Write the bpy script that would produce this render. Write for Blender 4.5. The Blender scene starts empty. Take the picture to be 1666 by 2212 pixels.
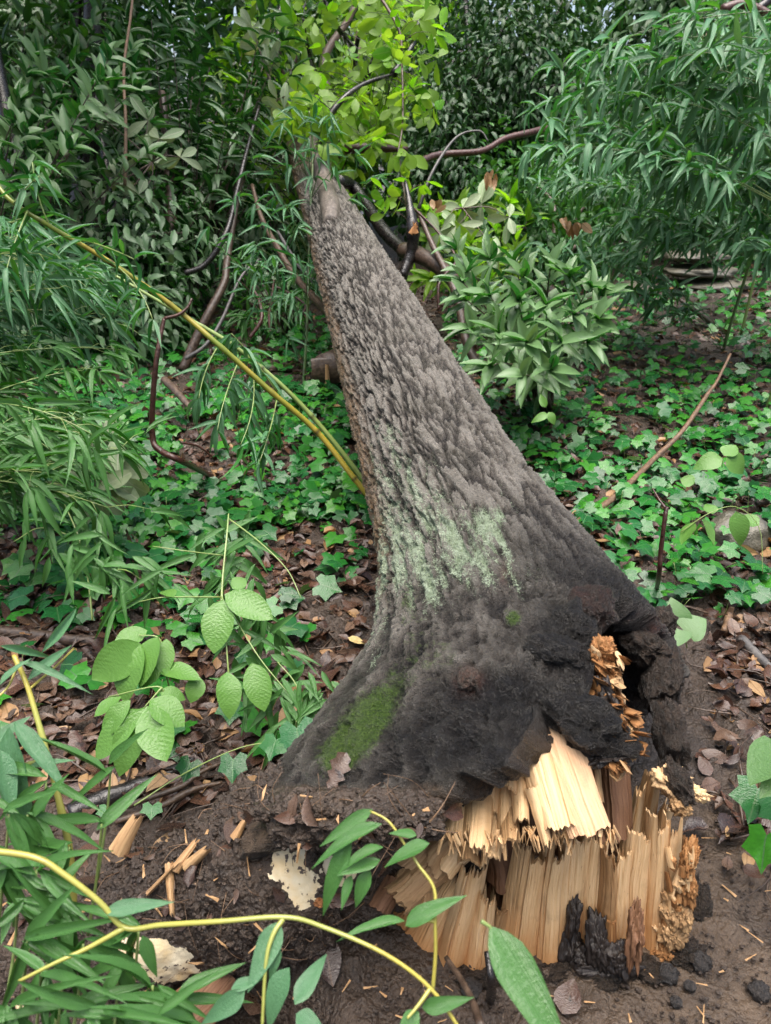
import bpy, math, random
import numpy as np
from mathutils import Vector, Matrix

random.seed(7); rng = np.random.default_rng(7)
sc = bpy.context.scene
COL = sc.collection

# ------------------------------------------------------------------ camera, sky, sun, exposure
CAM = np.array([0.0, 0.0, 1.35]); PITCH = math.radians(25.0); VFOV = math.radians(70.0)
PW, PH = 1666.0, 2212.0
F = (PH/2)/math.tan(VFOV/2)
FWD = np.array([0, math.cos(PITCH), -math.sin(PITCH)]); UPV = np.array([0, math.sin(PITCH), math.cos(PITCH)]); RGT = np.array([1.0, 0, 0])
cd = bpy.data.cameras.new('camera'); cam = bpy.data.objects.new('camera', cd); COL.objects.link(cam)
cam.location = CAM; cam.rotation_euler = (math.radians(90)-PITCH, 0, 0)
cd.sensor_fit = 'VERTICAL'; cd.sensor_height = 32.0; cd.lens = 16.0/math.tan(VFOV/2)
cd.clip_start = 0.05; cd.clip_end = 300
cd.dof.use_dof = True; cd.dof.focus_distance = 1.75; cd.dof.aperture_fstop = 6.5
sc.camera = cam

SUN_EL, SUN_ROT = math.radians(80), math.radians(180)
w = bpy.data.worlds.new('World'); sc.world = w; w.use_nodes = True
nt = w.node_tree
sky = nt.nodes.new('ShaderNodeTexSky'); sky.sky_type = 'NISHITA'; sky.sun_disc = False
sky.sun_elevation = SUN_EL; sky.sun_rotation = SUN_ROT
sky.air_density = 1.0; sky.dust_density = 6.0; sky.ozone_density = 0.6
nt.links.new(sky.outputs[0], nt.nodes['Background'].inputs[0]); nt.nodes['Background'].inputs[1].default_value = 0.07
sl = bpy.data.lights.new('sun', 'SUN'); sl.energy = 1.5; sl.angle = math.radians(60); sl.color = (1.0, 0.98, 0.95)
so = bpy.data.objects.new('sun', sl); COL.objects.link(so)
sd = Vector((math.sin(SUN_ROT)*math.cos(SUN_EL), math.cos(SUN_ROT)*math.cos(SUN_EL), math.sin(SUN_EL)))
so.rotation_euler = sd.to_track_quat('Z', 'Y').to_euler(); so.location = (0, 2, 12)
sc.view_settings.view_transform = 'Standard'; sc.view_settings.look = 'None'
sc.view_settings.exposure = 2.35; sc.view_settings.gamma = 1.0; sc.view_settings.use_curve_mapping = False
cy = sc.cycles
cy.use_denoising = True
cy.denoiser = 'OPENIMAGEDENOISE'; cy.denoising_input_passes = 'RGB_ALBEDO_NORMAL'; cy.denoising_prefilter = 'NONE'
cy.max_bounces = 6; cy.diffuse_bounces = 4; cy.glossy_bounces = 2; cy.transmission_bounces = 4; cy.transparent_max_bounces = 4
cy.caustics_reflective = False; cy.caustics_refractive = False
cy.sample_clamp_indirect = 4.0

# ------------------------------------------------------------------ numeric helpers
def nrm(v):
    v = np.asarray(v, float); return v/max(1e-9, np.linalg.norm(v))
def nrms(v): return v/np.maximum(1e-9, np.linalg.norm(v, axis=-1, keepdims=True))
def P(x, y, d):
    return CAM + d*(FWD + RGT*((x-PW/2)/F) + UPV*(-(y-PH/2)/F))
def ray(x, y): return nrm(FWD + RGT*((x-PW/2)/F) + UPV*(-(y-PH/2)/F))
def proj(p):
    q = np.asarray(p, float)-CAM
    d = q@FWD
    ds = np.where(np.abs(d) < 1e-6, 1e-6, d)
    return np.stack([PW/2+F*(q@RGT)/ds, PH/2-F*(q@UPV)/ds, d], -1)
def hsh(ix, iy, iz, k=0):
    h = (ix.astype(np.int64)*374761393 + iy.astype(np.int64)*668265263 + iz.astype(np.int64)*2147483647 + k*974634777) & 0xffffffff
    h = ((h ^ (h >> 13))*1274126177) & 0xffffffff
    h = (h ^ (h >> 16)); h = (h*2246822519) & 0xffffffff; h = h ^ (h >> 15)
    return (h & 0xffffff)/float(0x1000000)
def vn(x, y, z=None, k=0):
    x = np.asarray(x, float); y = np.asarray(y, float); z = np.zeros_like(x) if z is None else np.asarray(z, float)
    x, y, z = np.broadcast_arrays(x, y, z)
    ix, iy, iz = np.floor(x), np.floor(y), np.floor(z)
    fx, fy, fz = x-ix, y-iy, z-iz
    fx = fx*fx*(3-2*fx); fy = fy*fy*(3-2*fy); fz = fz*fz*(3-2*fz)
    r = 0
    flat = not np.any(fz)
    for a in (0, 1):
        for b in (0, 1):
            for c in ((0,) if flat else (0, 1)):
                wgt = (fx if a else 1-fx)*(fy if b else 1-fy)*(1 if flat else (fz if c else 1-fz))
                r = r + wgt*hsh(ix+a, iy+b, iz+c, k)
    return r
def fbm(x, y, z=None, o=4, k=0):
    r = 0; a = .5; s = 0
    for i in range(o):
        f = 2.03**i
        r = r+a*vn(np.asarray(x)*f+i*17.3, np.asarray(y)*f+i*9.1, None if z is None else np.asarray(z)*f+i*5.7, k+i); s += a; a *= .52
    return r/s
def voro(x, y, k=0):
    ix, iy = np.floor(x), np.floor(y)
    f1 = np.full(x.shape, 9.); f2 = np.full(x.shape, 9.); cid = np.zeros(x.shape)
    z0 = np.zeros_like(x)
    for a in (-1, 0, 1):
        for b in (-1, 0, 1):
            cx, cy_ = ix+a, iy+b
            dx = cx+hsh(cx, cy_, z0, k+1)-x; dy = cy_+hsh(cx, cy_, z0, k+2)-y
            d = np.sqrt(dx*dx+dy*dy)
            near = d < f1
            f2 = np.where(near, f1, np.minimum(f2, d)); cid = np.where(near, hsh(cx, cy_, z0, k+3), cid); f1 = np.where(near, d, f1)
    return f1, f2, cid
def ss(a, b, x):
    t = np.clip((np.asarray(x, float)-a)/(b-a), 0, 1); return t*t*(3-2*t)
def U(a, b): return float(a+(b-a)*rng.random())

# ------------------------------------------------------------------ mesh and object helpers
def grid_faces(nr, nc, wrap=False):
    i = np.arange(nr-1)[:, None]; j = np.arange(nc if wrap else nc-1)[None, :]
    j2 = (j+1) % nc if wrap else j+1
    return np.stack([i*nc+j, i*nc+j2, (i+1)*nc+j2, (i+1)*nc+j], -1).reshape(-1, 4)
def mesh(name, V, faces, mat=None, uv=None, attrs=None, smooth=True):
    V = np.asarray(V, float)
    if not isinstance(faces, (list, tuple)): faces = [faces]
    faces = [np.asarray(f, int) for f in faces if len(f)]
    me = bpy.data.meshes.new(name)
    loops = np.concatenate([f.ravel() for f in faces]); cnt = np.concatenate([np.full(len(f), f.shape[1]) for f in faces])
    me.vertices.add(len(V)); me.vertices.foreach_set('co', V.astype(np.float32).ravel())
    me.loops.add(len(loops)); me.loops.foreach_set('vertex_index', loops.astype(np.int32))
    me.polygons.add(len(cnt)); me.polygons.foreach_set('loop_start', np.concatenate([[0], np.cumsum(cnt)[:-1]]).astype(np.int32))
    me.polygons.foreach_set('loop_total', cnt.astype(np.int32))
    me.polygons.foreach_set('use_smooth', np.full(len(cnt), smooth, bool))
    if uv is not None:
        l = me.uv_layers.new(name='UVMap'); l.data.foreach_set('uv', np.asarray(uv, np.float32)[loops].ravel())
    for k, a in (attrs or {}).items():
        at = me.attributes.new(k, 'FLOAT', 'POINT'); at.data.foreach_set('value', np.asarray(a, np.float32))
    me.update(calc_edges=True); me.validate()
    if mat is not None: me.materials.append(mat)
    return me
def thing(name, label, cat, loc=(0, 0, 0), group=None, data=None, kind=None):
    o = bpy.data.objects.new(name, data); COL.objects.link(o); o.location = [float(v) for v in loc]
    if label: o['label'] = label
    if cat: o['category'] = cat
    if group: o['group'] = group
    if kind: o['kind'] = kind
    if data is None: o.empty_display_size = .05
    return o
def part(name, me, parent, M=None, kind=None, label=None):
    o = bpy.data.objects.new(name, me); COL.objects.link(o); o.parent = parent
    if M is not None: o.matrix_basis = Matrix([list(map(float, r)) for r in M])
    if kind: o['kind'] = kind
    if label: o['label'] = label
    return o
def org(root): return np.array(root.location)
class MB:
    def __init__(s): s.V = []; s.F = {3: [], 4: []}; s.n = 0; s.uv = []; s.r = []
    def add(s, V, faces, uv=None, r=None):
        V = np.asarray(V, float)
        for f in (faces if isinstance(faces, list) else [faces]):
            if len(f): s.F[f.shape[1]].append(np.asarray(f)+s.n)
        s.V.append(V); s.uv.append(np.zeros((len(V), 2)) if uv is None else uv); s.r.append(np.full(len(V), U(0, 1)) if r is None else np.broadcast_to(r, (len(V),)))
        s.n += len(V)
    def mesh(s, name, mat, off=(0, 0, 0), smooth=True):
        return mesh(name, np.concatenate(s.V)-np.asarray(off), [np.concatenate(f) for f in s.F.values() if f], mat, np.concatenate(s.uv), {'rnd': np.concatenate(s.r)}, smooth)
def smooth_path(pts, n=6):
    p = np.asarray(pts, float)
    if len(p) < 3:
        t = np.linspace(0, 1, n+1)[:, None]; return p[0]*(1-t)+p[-1]*t
    q = np.vstack([2*p[0]-p[1], p, 2*p[-1]-p[-2]]); out = []
    for i in range(1, len(q)-2):
        for t in np.linspace(0, 1, n, endpoint=False):
            a, b, c, d = q[i-1], q[i], q[i+1], q[i+2]
            out.append(.5*((2*b)+(-a+c)*t+(2*a-5*b+4*c-d)*t*t+(-a+3*b-3*c+d)*t**3))
    out.append(q[-2]); return np.array(out)
def tube(pts, rad, ns=8, n=5, rough=0.0, k=0, nodes=None, smoothit=True):
    """tapered tube along pts; returns V, faces list, uv"""
    p = smooth_path(pts, n) if smoothit else np.asarray(pts, float)
    m = len(p)
    rad = np.interp(np.linspace(0, 1, m), np.linspace(0, 1, len(np.atleast_1d(rad))), np.atleast_1d(rad))
    tg = nrms(np.gradient(p, axis=0))
    ref = np.array([0, 0, 1.]) if abs(tg[0][2]) < .9 else np.array([1., 0, 0])
    L = np.concatenate([[0], np.cumsum(np.linalg.norm(np.diff(p, axis=0), axis=1))])
    if nodes is not None:
        for s_ in np.arange(nodes*.5, L[-1], nodes): rad = rad*(1+.22*np.exp(-((L-s_)/(.010))**2))
    V = []; th = np.linspace(0, 2*np.pi, ns, endpoint=False)
    a = nrm(np.cross(tg[0], ref))
    for i in range(m):
        a = nrm(a-tg[i]*np.dot(a, tg[i])); b = np.cross(tg[i], a)
        V.append(p[i]+rad[i]*(np.cos(th)[:, None]*a+np.sin(th)[:, None]*b))
    V = np.array(V).reshape(-1, 3)
    if rough > 0:
        c = np.repeat(p, ns, 0); f = fbm(V[:, 0]*40, V[:, 1]*40, V[:, 2]*40, 3, k)-.5
        V = c+(V-c)*(1+rough*2*f[:, None])
    uv = np.stack([np.tile(np.arange(ns)/ns, m), np.repeat(L, ns)], -1)
    caps = [np.arange(ns)[::-1], (m-1)*ns+np.arange(ns)]
    V = np.vstack([V, p[0], p[-1]]); uv = np.vstack([uv, uv[0], uv[-1]])
    j = np.arange(ns); j2 = (j+1) % ns
    tr = np.vstack([np.stack([j2, j, np.full(ns, m*ns)], -1), np.stack([(m-1)*ns+j, (m-1)*ns+j2, np.full(ns, m*ns+1)], -1)])
    return V, [grid_faces(m, ns, True), tr], uv

# ------------------------------------------------------------------ materials
class N:
    def __init__(s, name):
        s.m = bpy.data.materials.new(name); s.m.use_nodes = True; s.t = s.m.node_tree
        s.b = s.t.nodes['Principled BSDF']; s.out = s.t.nodes['Material Output']
    def n(s, typ, **kw):
        x = s.t.nodes.new(typ)
        for k, v in kw.items(): setattr(x, k, v)
        return x
    def l(s, a, b): s.t.links.new(a, b)
    def set(s, node, key, v):
        if hasattr(v, 'links'): s.l(v, node.inputs[key])
        else: node.inputs[key].default_value = v
    def noise(s, vec, scale, detail=4, rough=.55, dist=0):
        x = s.n('ShaderNodeTexNoise'); x.inputs['Scale'].default_value = scale; x.inputs['Detail'].default_value = detail; x.inputs['Roughness'].default_value = rough; x.inputs['Distortion'].default_value = dist
        if vec is not None: s.l(vec, x.inputs['Vector'])
        return x.outputs['Fac']
    def vor(s, vec, scale, feature='F1', out='Distance'):
        x = s.n('ShaderNodeTexVoronoi', feature=feature); x.inputs['Scale'].default_value = scale
        if vec is not None: s.l(vec, x.inputs['Vector'])
        return x.outputs[out]
    def mapp(s, vec, sc_):
        x = s.n('ShaderNodeMapping'); x.inputs['Scale'].default_value = sc_; s.l(vec, x.inputs['Vector']); return x.outputs[0]
    def ramp(s, f, stops):
        x = s.n('ShaderNodeValToRGB'); e = x.color_ramp.elements
        for i, (p, c) in enumerate(stops):
            el = e[i] if i < 2 else e.new(p)
            el.position = p; el.color = (*c, 1) if len(c) == 3 else c
        s.l(f, x.inputs[0]); return x.outputs[0]
    def rng(s, f, a, b, c=0., d=1.):
        x = s.n('ShaderNodeMapRange'); x.inputs[1].default_value = a; x.inputs[2].default_value = b; x.inputs[3].default_value = c; x.inputs[4].default_value = d
        s.l(f, x.inputs[0]); return x.outputs[0]
    def math(s, op, a, b=0.):
        x = s.n('ShaderNodeMath', operation=op); s.set(x, 0, a); s.set(x, 1, b); return x.outputs[0]
    def mix(s, f, a, b, blend='MIX'):
        x = s.n('ShaderNodeMix', data_type='RGBA', blend_type=blend)
        s.set(x, 0, f)
        for k, v in ((6, a), (7, b)):
            if hasattr(v, 'links'): s.l(v, x.inputs[k])
            else: x.inputs[k].default_value = (*v, 1)
        return x.outputs[2]
    def attr(s, name): return s.n('ShaderNodeAttribute', attribute_name=name).outputs['Fac']
    def bump(s, h, strength, dist=.01):
        x = s.n('ShaderNodeBump'); x.inputs['Strength'].default_value = strength; x.inputs['Distance'].default_value = dist; s.l(h, x.inputs['Height'])
        s.l(x.outputs[0], s.b.inputs['Normal']); return x.outputs[0]
    def coord(s, k='Object'): return s.n('ShaderNodeTexCoord').outputs[k]
    def rnd(s):
        a = s.n('ShaderNodeObjectInfo').outputs['Random']
        return s.math('FRACT', s.math('ADD', a, s.attr('rnd')))
    def color(s, c): s.set(s.b, 'Base Color', c)

def leafmat(name, cols, back=None, rough=.33, trans=.25, tcol=None, midrib=None, ribw=.035, spots=None, spec=.42, veins=0, par=0):
    if cols[0][1] > 2*cols[0][0]: cols = [(.82*a, 1.04*b, .72*c) for a, b, c in cols]
    m = N(name); r = m.rnd()
    c = m.ramp(r, [(i/(max(1, len(cols)-1)), k) for i, k in enumerate(cols)])
    uv = m.coord('UV'); sep = m.n('ShaderNodeSeparateXYZ'); m.l(uv, sep.inputs[0])
    d = m.math('ABSOLUTE', m.math('SUBTRACT', sep.outputs[0], .5))
    if midrib: c = m.mix(m.math('LESS_THAN', d, ribw), c, midrib)
    if spots:
        nz = m.noise(m.coord('Object'), 3.1, 3); c = m.mix(m.rng(nz, .62, .7), c, spots)
    nz = m.noise(m.mapp(uv, (2, 5, 1)), 2.0, 3)
    c = m.mix(m.rng(nz, .3, .7, 0, .35), c, tuple(.6*v for v in cols[0]))
    if veins:
        v = m.math('SINE', m.math('MULTIPLY', m.math('SUBTRACT', sep.outputs[1], m.math('MULTIPLY', d, .55)), veins*6.283)); c = m.mix(m.rng(v, .86, 1, 0, .14), c, midrib)
    if back: c = m.mix(m.n('ShaderNodeNewGeometry').outputs['Backfacing'], c, back)
    m.color(c)
    wet = m.noise(m.coord('Object') if False else m.mapp(uv, (3, 9, 1)), 3.0, 4)
    m.set(m.b, 'Roughness', m.rng(wet, .35, .65, max(.07, rough-.12), rough+.06)); m.b.inputs['Specular IOR Level'].default_value = spec
    hh = wet
    if veins:
        v = m.math('SINE', m.math('MULTIPLY', m.math('SUBTRACT', sep.outputs[1], m.math('MULTIPLY', d, .55)), veins*6.283))
        hh = m.math('ADD', wet, m.math('MULTIPLY', v, .07))
    if par: hh = m.math('ADD', m.math('MULTIPLY', hh, .6), m.math('MULTIPLY', m.noise(m.mapp(uv, (par, 1.2, 1)), 1.0, 2), .7))
    m.bump(hh, (.3 if par else .2) if not veins else .35, .02 if not veins else .006)
    if trans > 0:
        tb = m.n('ShaderNodeBsdfTranslucent'); tc = m.mix(1.0, c, tcol or (1.6, 1.5, .7), 'MULTIPLY'); m.l(tc, tb.inputs[0])
        mx = m.n('ShaderNodeMixShader'); mx.inputs[0].default_value = trans
        m.l(m.b.outputs[0], mx.inputs[1]); m.l(tb.outputs[0], mx.inputs[2]); m.l(mx.outputs[0], m.out.inputs[0])
    return m.m
M = {}
M['bamboo'] = leafmat('bamboo_leaf_wet', [(.032, .14, .046), (.050, .185, .070), (.090, .24, .044), (.038, .155, .078)], back=(.08, .19, .09), rough=.22, midrib=(.09, .17, .06), par=26)
M['bamboo_dark'] = leafmat('bamboo_leaf_deep_green', [(.016, .085, .014), (.028, .125, .020), (.060, .19, .022), (.02, .10, .03)], back=(.06, .16, .04), rough=.17, midrib=(.08, .17, .04), par=30)
M['laurel'] = leafmat('laurel_leaf_glossy', [(.018, .10, .030), (.030, .14, .042), (.060, .19, .035)], back=(.11, .2, .08), rough=.20, midrib=(.08, .15, .06))
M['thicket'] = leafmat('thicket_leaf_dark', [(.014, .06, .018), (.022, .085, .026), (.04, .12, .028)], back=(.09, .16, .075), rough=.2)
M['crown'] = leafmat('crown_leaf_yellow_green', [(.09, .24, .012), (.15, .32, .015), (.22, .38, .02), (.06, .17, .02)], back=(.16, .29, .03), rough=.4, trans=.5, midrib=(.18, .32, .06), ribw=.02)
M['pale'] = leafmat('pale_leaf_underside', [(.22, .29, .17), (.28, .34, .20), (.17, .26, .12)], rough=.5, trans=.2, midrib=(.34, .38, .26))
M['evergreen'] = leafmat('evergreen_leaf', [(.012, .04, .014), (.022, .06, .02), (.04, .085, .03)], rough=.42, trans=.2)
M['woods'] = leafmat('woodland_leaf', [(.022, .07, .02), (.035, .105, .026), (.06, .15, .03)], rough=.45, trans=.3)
M['ivy'] = leafmat('ivy_leaf_wet', [(.012, .075, .020), (.022, .12, .026), (.055, .19, .022), (.018, .10, .036), (.010, .055, .016)], back=(.07, .15, .05), rough=.17, trans=.15, midrib=(.06, .14, .05), ribw=.02)
M['hickory'] = leafmat('seedling_leaf_bright', [(.030, .18, .010), (.045, .22, .014), (.065, .25, .02)], back=(.09, .2, .04), rough=.2, trans=.22, midrib=(.07, .22, .03), ribw=.018, veins=11, spec=.3)
M['herb'] = leafmat('herb_leaf_soft_green', [(.06, .17, .03), (.08, .2, .04)], back=(.1, .2, .07), rough=.35, trans=.3, midrib=(.1, .22, .06), ribw=.02)
M['dead'] = leafmat('dead_leaf_wet', [(.025, .013, .010), (.06, .028, .018), (.10, .050, .030), (.04, .022, .017), (.15, .095, .065), (.03, .018, .014)], rough=.30, trans=.06, tcol=(1.3, .9, .5), midrib=(.07, .04, .025), spots=(.02, .012, .009))
M['deadpale'] = leafmat('dead_leaf_tan', [(.24, .13, .06), (.36, .23, .11)], rough=.45, trans=.2, tcol=(1.3, 1., .6), midrib=(.2, .12, .05))
M['yellowleaf'] = leafmat('fallen_leaf_yellow', [(.5, .38, .14), (.55, .43, .2)], rough=.45, trans=.15, tcol=(1.2, 1., .5), spots=(.3, .13, .03))
def woody(name, cols, scale=30, stretch=(1, 1, .12), rough=.5, bump=.4, dark=None, uvc=False):
    m = N(name); co = m.mapp(m.coord('UV'), (6, 20, 1)) if uvc else m.mapp(m.coord('Object'), stretch)
    n1 = m.noise(co, scale if not uvc else 2.0, 6, .65)
    c = m.ramp(n1, [(.3+.4*i/(len(cols)-1), k) for i, k in enumerate(cols)])
    r = m.rnd(); c = m.mix(m.rng(r, 0, 1, 0, .45), c, tuple(.5*v for v in cols[0]))
    m.color(c); m.set(m.b, 'Roughness', m.rng(n1, .3, .7, rough-.12, rough+.15)); m.bump(n1, bump, .01)
    return m.m
M['stick'] = woody('wet_twig_bark', [(.02, .013, .01), (.07, .045, .03), (.13, .085, .055)], 60, (1, 1, 1), .4)
M['limbbark'] = woody('worn_limb_bark', [(.04, .03, .024), (.12, .098, .08), (.22, .19, .16)], 45, (1, 1, .5), .5, .8)
M['redtwig'] = woody('dark_red_twig', [(.02, .008, .006), (.055, .02, .014), (.09, .035, .025)], 60, (1, 1, 1), .35)
M['tanstick'] = woody('tan_stick_bark', [(.06, .035, .02), (.17, .10, .055), (.26, .16, .09)], 70, (1, 1, 1), .5)
M['blacklog'] = woody('black_wet_bark', [(.006, .005, .005), (.016, .013, .012), (.03, .024, .02)], 40, (1, 1, 1), .28)
M['greybranch'] = woody('grey_branch_bark', [(.03, .028, .028), (.075, .07, .068), (.12, .11, .10)], 40, (1, 1, 1), .42)
def culmmat(name, base, alt):
    m = N(name); n1 = m.noise(m.mapp(m.coord('Object'), (1, 1, 1)), 4, 2); c = m.mix(m.rng(n1, .42, .58), base, alt)
    c = m.mix(m.rng(m.noise(m.coord('Object'), 90, 3), .55, .8, 0, .5), c, tuple(.45*v for v in base))
    c = m.mix(m.attr('node'), c, (.03, .025, .012)); m.color(c); m.b.inputs['Roughness'].default_value = .28; return m.m
M['culm_yellow'] = culmmat('bamboo_culm_yellow', (.36, .31, .06), (.27, .29, .07))
M['culm_olive'] = culmmat('bamboo_culm_olive', (.27, .21, .03), (.13, .17, .022))
M['culm_green'] = culmmat('bamboo_culm_green', (.16, .22, .06), (.20, .27, .09))
M['culm_dark'] = culmmat('bamboo_culm_dark_green', (.05, .10, .025), (.08, .12, .03))
M['husk'] = woody('walnut_husk', [(.008, .007, .007), (.022, .018, .016), (.045, .036, .03)], 160, (1, 1, 1), .5, .9)
# wood, bark, soil
def woodmat(name, pale, mid, dark, rough=.62, rot=(.42, .15, .025)):
    m = N(name); uv = m.coord('UV')
    f1 = m.noise(m.mapp(uv, (260, 7, 1)), 1.0, 4, .6); f2 = m.noise(m.mapp(uv, (60, 3, 1)), 1.0, 3, .5); f3 = m.noise(m.mapp(uv, (25, 14, 1)), 1.0, 4)
    c = m.ramp(f1, [(.30, dark), (.42, mid), (.60, pale)])
    c = m.mix(m.rng(f2, .35, .75, 0, .55), c, tuple(.72*v for v in mid))
    c = m.mix(m.rng(m.rnd(), 0, 1, 0, .35), c, tuple(.8*a*b for a, b in zip(mid, (1, .86, .7))))
    c = m.mix(m.rng(f3, .56, .72, 0, .6), c, tuple(.5*v for v in mid)); c = m.mix(m.rng(m.noise(m.mapp(uv, (400, 60, 1)), 1.0, 2), .68, .74, 0, .7), c, tuple(.35*v for v in mid))
    c = m.mix(m.math('MULTIPLY', m.attr('rot'), m.rng(f3, .2, .5, .55, 1)), c, rot)
    c = m.mix(m.attr('char'), c, (.014, .011, .010))
    m.color(c); m.set(m.b, 'Roughness', m.rng(f3, .3, .7, rough-.15, rough+.15)); m.b.inputs['Specular IOR Level'].default_value = .35
    m.bump(m.math('ADD', f1, m.math('MULTIPLY', f2, .8)), .6, .006); return m.m
M['wood'] = woodmat('fresh_split_wood', (.74, .53, .31), (.63, .42, .22), (.38, .22, .10))
M['woodtan'] = woodmat('tan_shaded_split_wood', (.46, .30, .15), (.34, .20, .095), (.17, .09, .04))  # tan split wood; its darker tone also paints shadow on the left slabs
M['woodpink'] = woodmat('heartwood_split', (.73, .50, .32), (.65, .41, .24), (.42, .23, .12))
M['woodbrown'] = woodmat('brown_split_wood', (.20, .105, .055), (.13, .062, .032), (.05, .025, .014))
M['rot'] = woodmat('orange_rotten_wood', (.36, .19, .075), (.22, .095, .03), (.08, .03, .012), .75)
M['char'] = woodmat('black_rotten_wood', (.035, .028, .024), (.018, .014, .013), (.008, .006, .006), .36)

def soil_color(m):
    co = m.coord('Object')
    a = m.noise(co, 9, 6, .6); b = m.noise(co, 70, 5, .65); v = m.vor(co, 95)
    c = m.ramp(a, [(.3, (.015, .010, .007)), (.5, (.029, .019, .013)), (.7, (.052, .035, .023))])
    c = m.mix(m.rng(b, .35, .75, 0, .75), c, (.066, .045, .031))
    c = m.mix(m.rng(m.noise(co, 160, 2), .70, .76, 0, .9), c, (.20, .13, .075))
    h = m.math('ADD', m.math('MULTIPLY', v, -.5), b)
    return c, h, b
m = N('wet_soil'); c, h, b = soil_color(m)
mud = m.attr('mud'); co = m.coord('Object')
c = m.mix(m.math('MULTIPLY', mud, .65), c, m.mix(m.rng(m.noise(co, 14, 5), .35, .7), (.05, .034, .022), (.12, .083, .054)))
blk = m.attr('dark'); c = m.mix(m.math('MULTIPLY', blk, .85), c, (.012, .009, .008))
m.color(c); m.set(m.b, 'Roughness', m.rng(b, .3, .7, .34, .62)); m.bump(h, .8, .016); M['soil'] = m.m
m = N('root_soil_and_wood'); c, h, b = soil_color(m); co = m.coord('Object')
cr = m.math('GREATER_THAN', m.math('ADD', m.attr('cream'), m.math('MULTIPLY', m.math('SUBTRACT', m.noise(co, 45, 4), .5), .75)), .46)
org_ = m.math('GREATER_THAN', m.math('ADD', m.attr('orange'), m.math('MULTIPLY', m.math('SUBTRACT', m.noise(co, 60, 4), .5), .7)), .5)
c = m.mix(org_, c, m.mix(m.noise(co, 80, 4), (.16, .045, .01), (.42, .18, .06)))
c = m.mix(cr, c, m.mix(m.rng(m.noise(co, 70, 4), .58, .62), m.mix(m.rng(m.noise(co, 25, 4), .4, .7), (.62, .54, .38), (.55, .40, .20)), (.06, .04, .03)))
m.color(c); m.set(m.b, 'Roughness', m.rng(b, .3, .7, .34, .62))
m.bump(m.math('MULTIPLY', h, m.math('SUBTRACT', 1.15, cr)), .8, .016); M['root'] = m.m

m = N('wet_furrowed_bark'); co = m.coord('Object')
n1 = m.noise(co, 55, 6, .7); n2 = m.noise(co, 220, 4, .7); n3 = m.noise(co, 7, 4)
hh = m.math('ADD', m.attr('h'), m.math('MULTIPLY', m.math('SUBTRACT', n1, .5), .55))
c = m.ramp(hh, [(.16, (.009, .008, .007)), (.36, (.044, .037, .031)), (.56, (.130, .115, .098)), (.82, (.285, .262, .228))])
c = m.mix(m.rng(n2, .45, .8, 0, .7), c, (.035, .03, .026))
c = m.mix(m.rng(n2, .62, .80, 0, .3), c, (.26, .24, .21))
c = m.mix(m.math('MULTIPLY', m.attr('brown'), m.rng(n1, .3, .6, .35, 1)), c, (.20, .115, .05))
c = m.mix(m.math('MULTIPLY', m.rng(n3, .45, .65), .35), c, (.075, .07, .05))
c = m.mix(m.math('MULTIPLY', m.attr('black'), m.rng(n1, .3, .6, .75, 1)), c, m.mix(m.rng(n2, .45, .75), (.006, .0055, .0055), (.026, .023, .022)))
c = m.mix(m.math('MULTIPLY', m.attr('red'), m.rng(n1, .35, .6)), c, (.085, .03, .017))
soilc = m.mix(m.rng(n1, .35, .65), (.045, .03, .02), (.15, .105, .07))
c = m.mix(m.math('MULTIPLY', m.attr('soil'), m.rng(n1, .25, .5)), c, soilc)
li = m.rng(m.math('ADD', m.math('ADD', m.attr('lichen'), m.math('MULTIPLY', m.math('SUBTRACT', n1, .5), .9)), m.math('MULTIPLY', m.math('SUBTRACT', n2, .5), 1.3)), .52, .86)
c = m.mix(m.math('MULTIPLY', li, m.rng(n2, .3, .7, .6, .95)), c, m.mix(m.rng(n1, .4, .65), (.24, .32, .19), (.45, .55, .40)))
mo = m.rng(m.math('ADD', m.attr('moss'), m.math('MULTIPLY', m.math('SUBTRACT', n1, .5), 1.1)), .50, .78)
c = m.mix(m.math('MULTIPLY', mo, .85), c, m.mix(m.rng(n2, .35, .7), (.02, .05, .008), (.085, .15, .016)))
m.color(c); m.set(m.b, 'Roughness', m.math('SUBTRACT', m.rng(n1, .3, .7, .30, .56), m.math('MULTIPLY', m.attr('black'), .10)))
m.bump(m.math('ADD', n1, m.math('MULTIPLY', n2, .6)), 1.0, .018); M['bark'] = m.m
m = N('wet_grey_stone'); co = m.coord('Object'); n1 = m.noise(co, 14, 6, .65); n2 = m.noise(co, 120, 3)
c = m.ramp(n1, [(.3, (.045, .042, .03)), (.55, (.09, .082, .06)), (.75, (.14, .128, .095))]); c = m.mix(m.rng(n2, .5, .75, 0, .6), c, (.05, .05, .035))
m.color(c); m.b.inputs['Roughness'].default_value = .42; m.bump(m.math('ADD', n1, n2), .5, .01); M['stone'] = m.m

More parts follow.
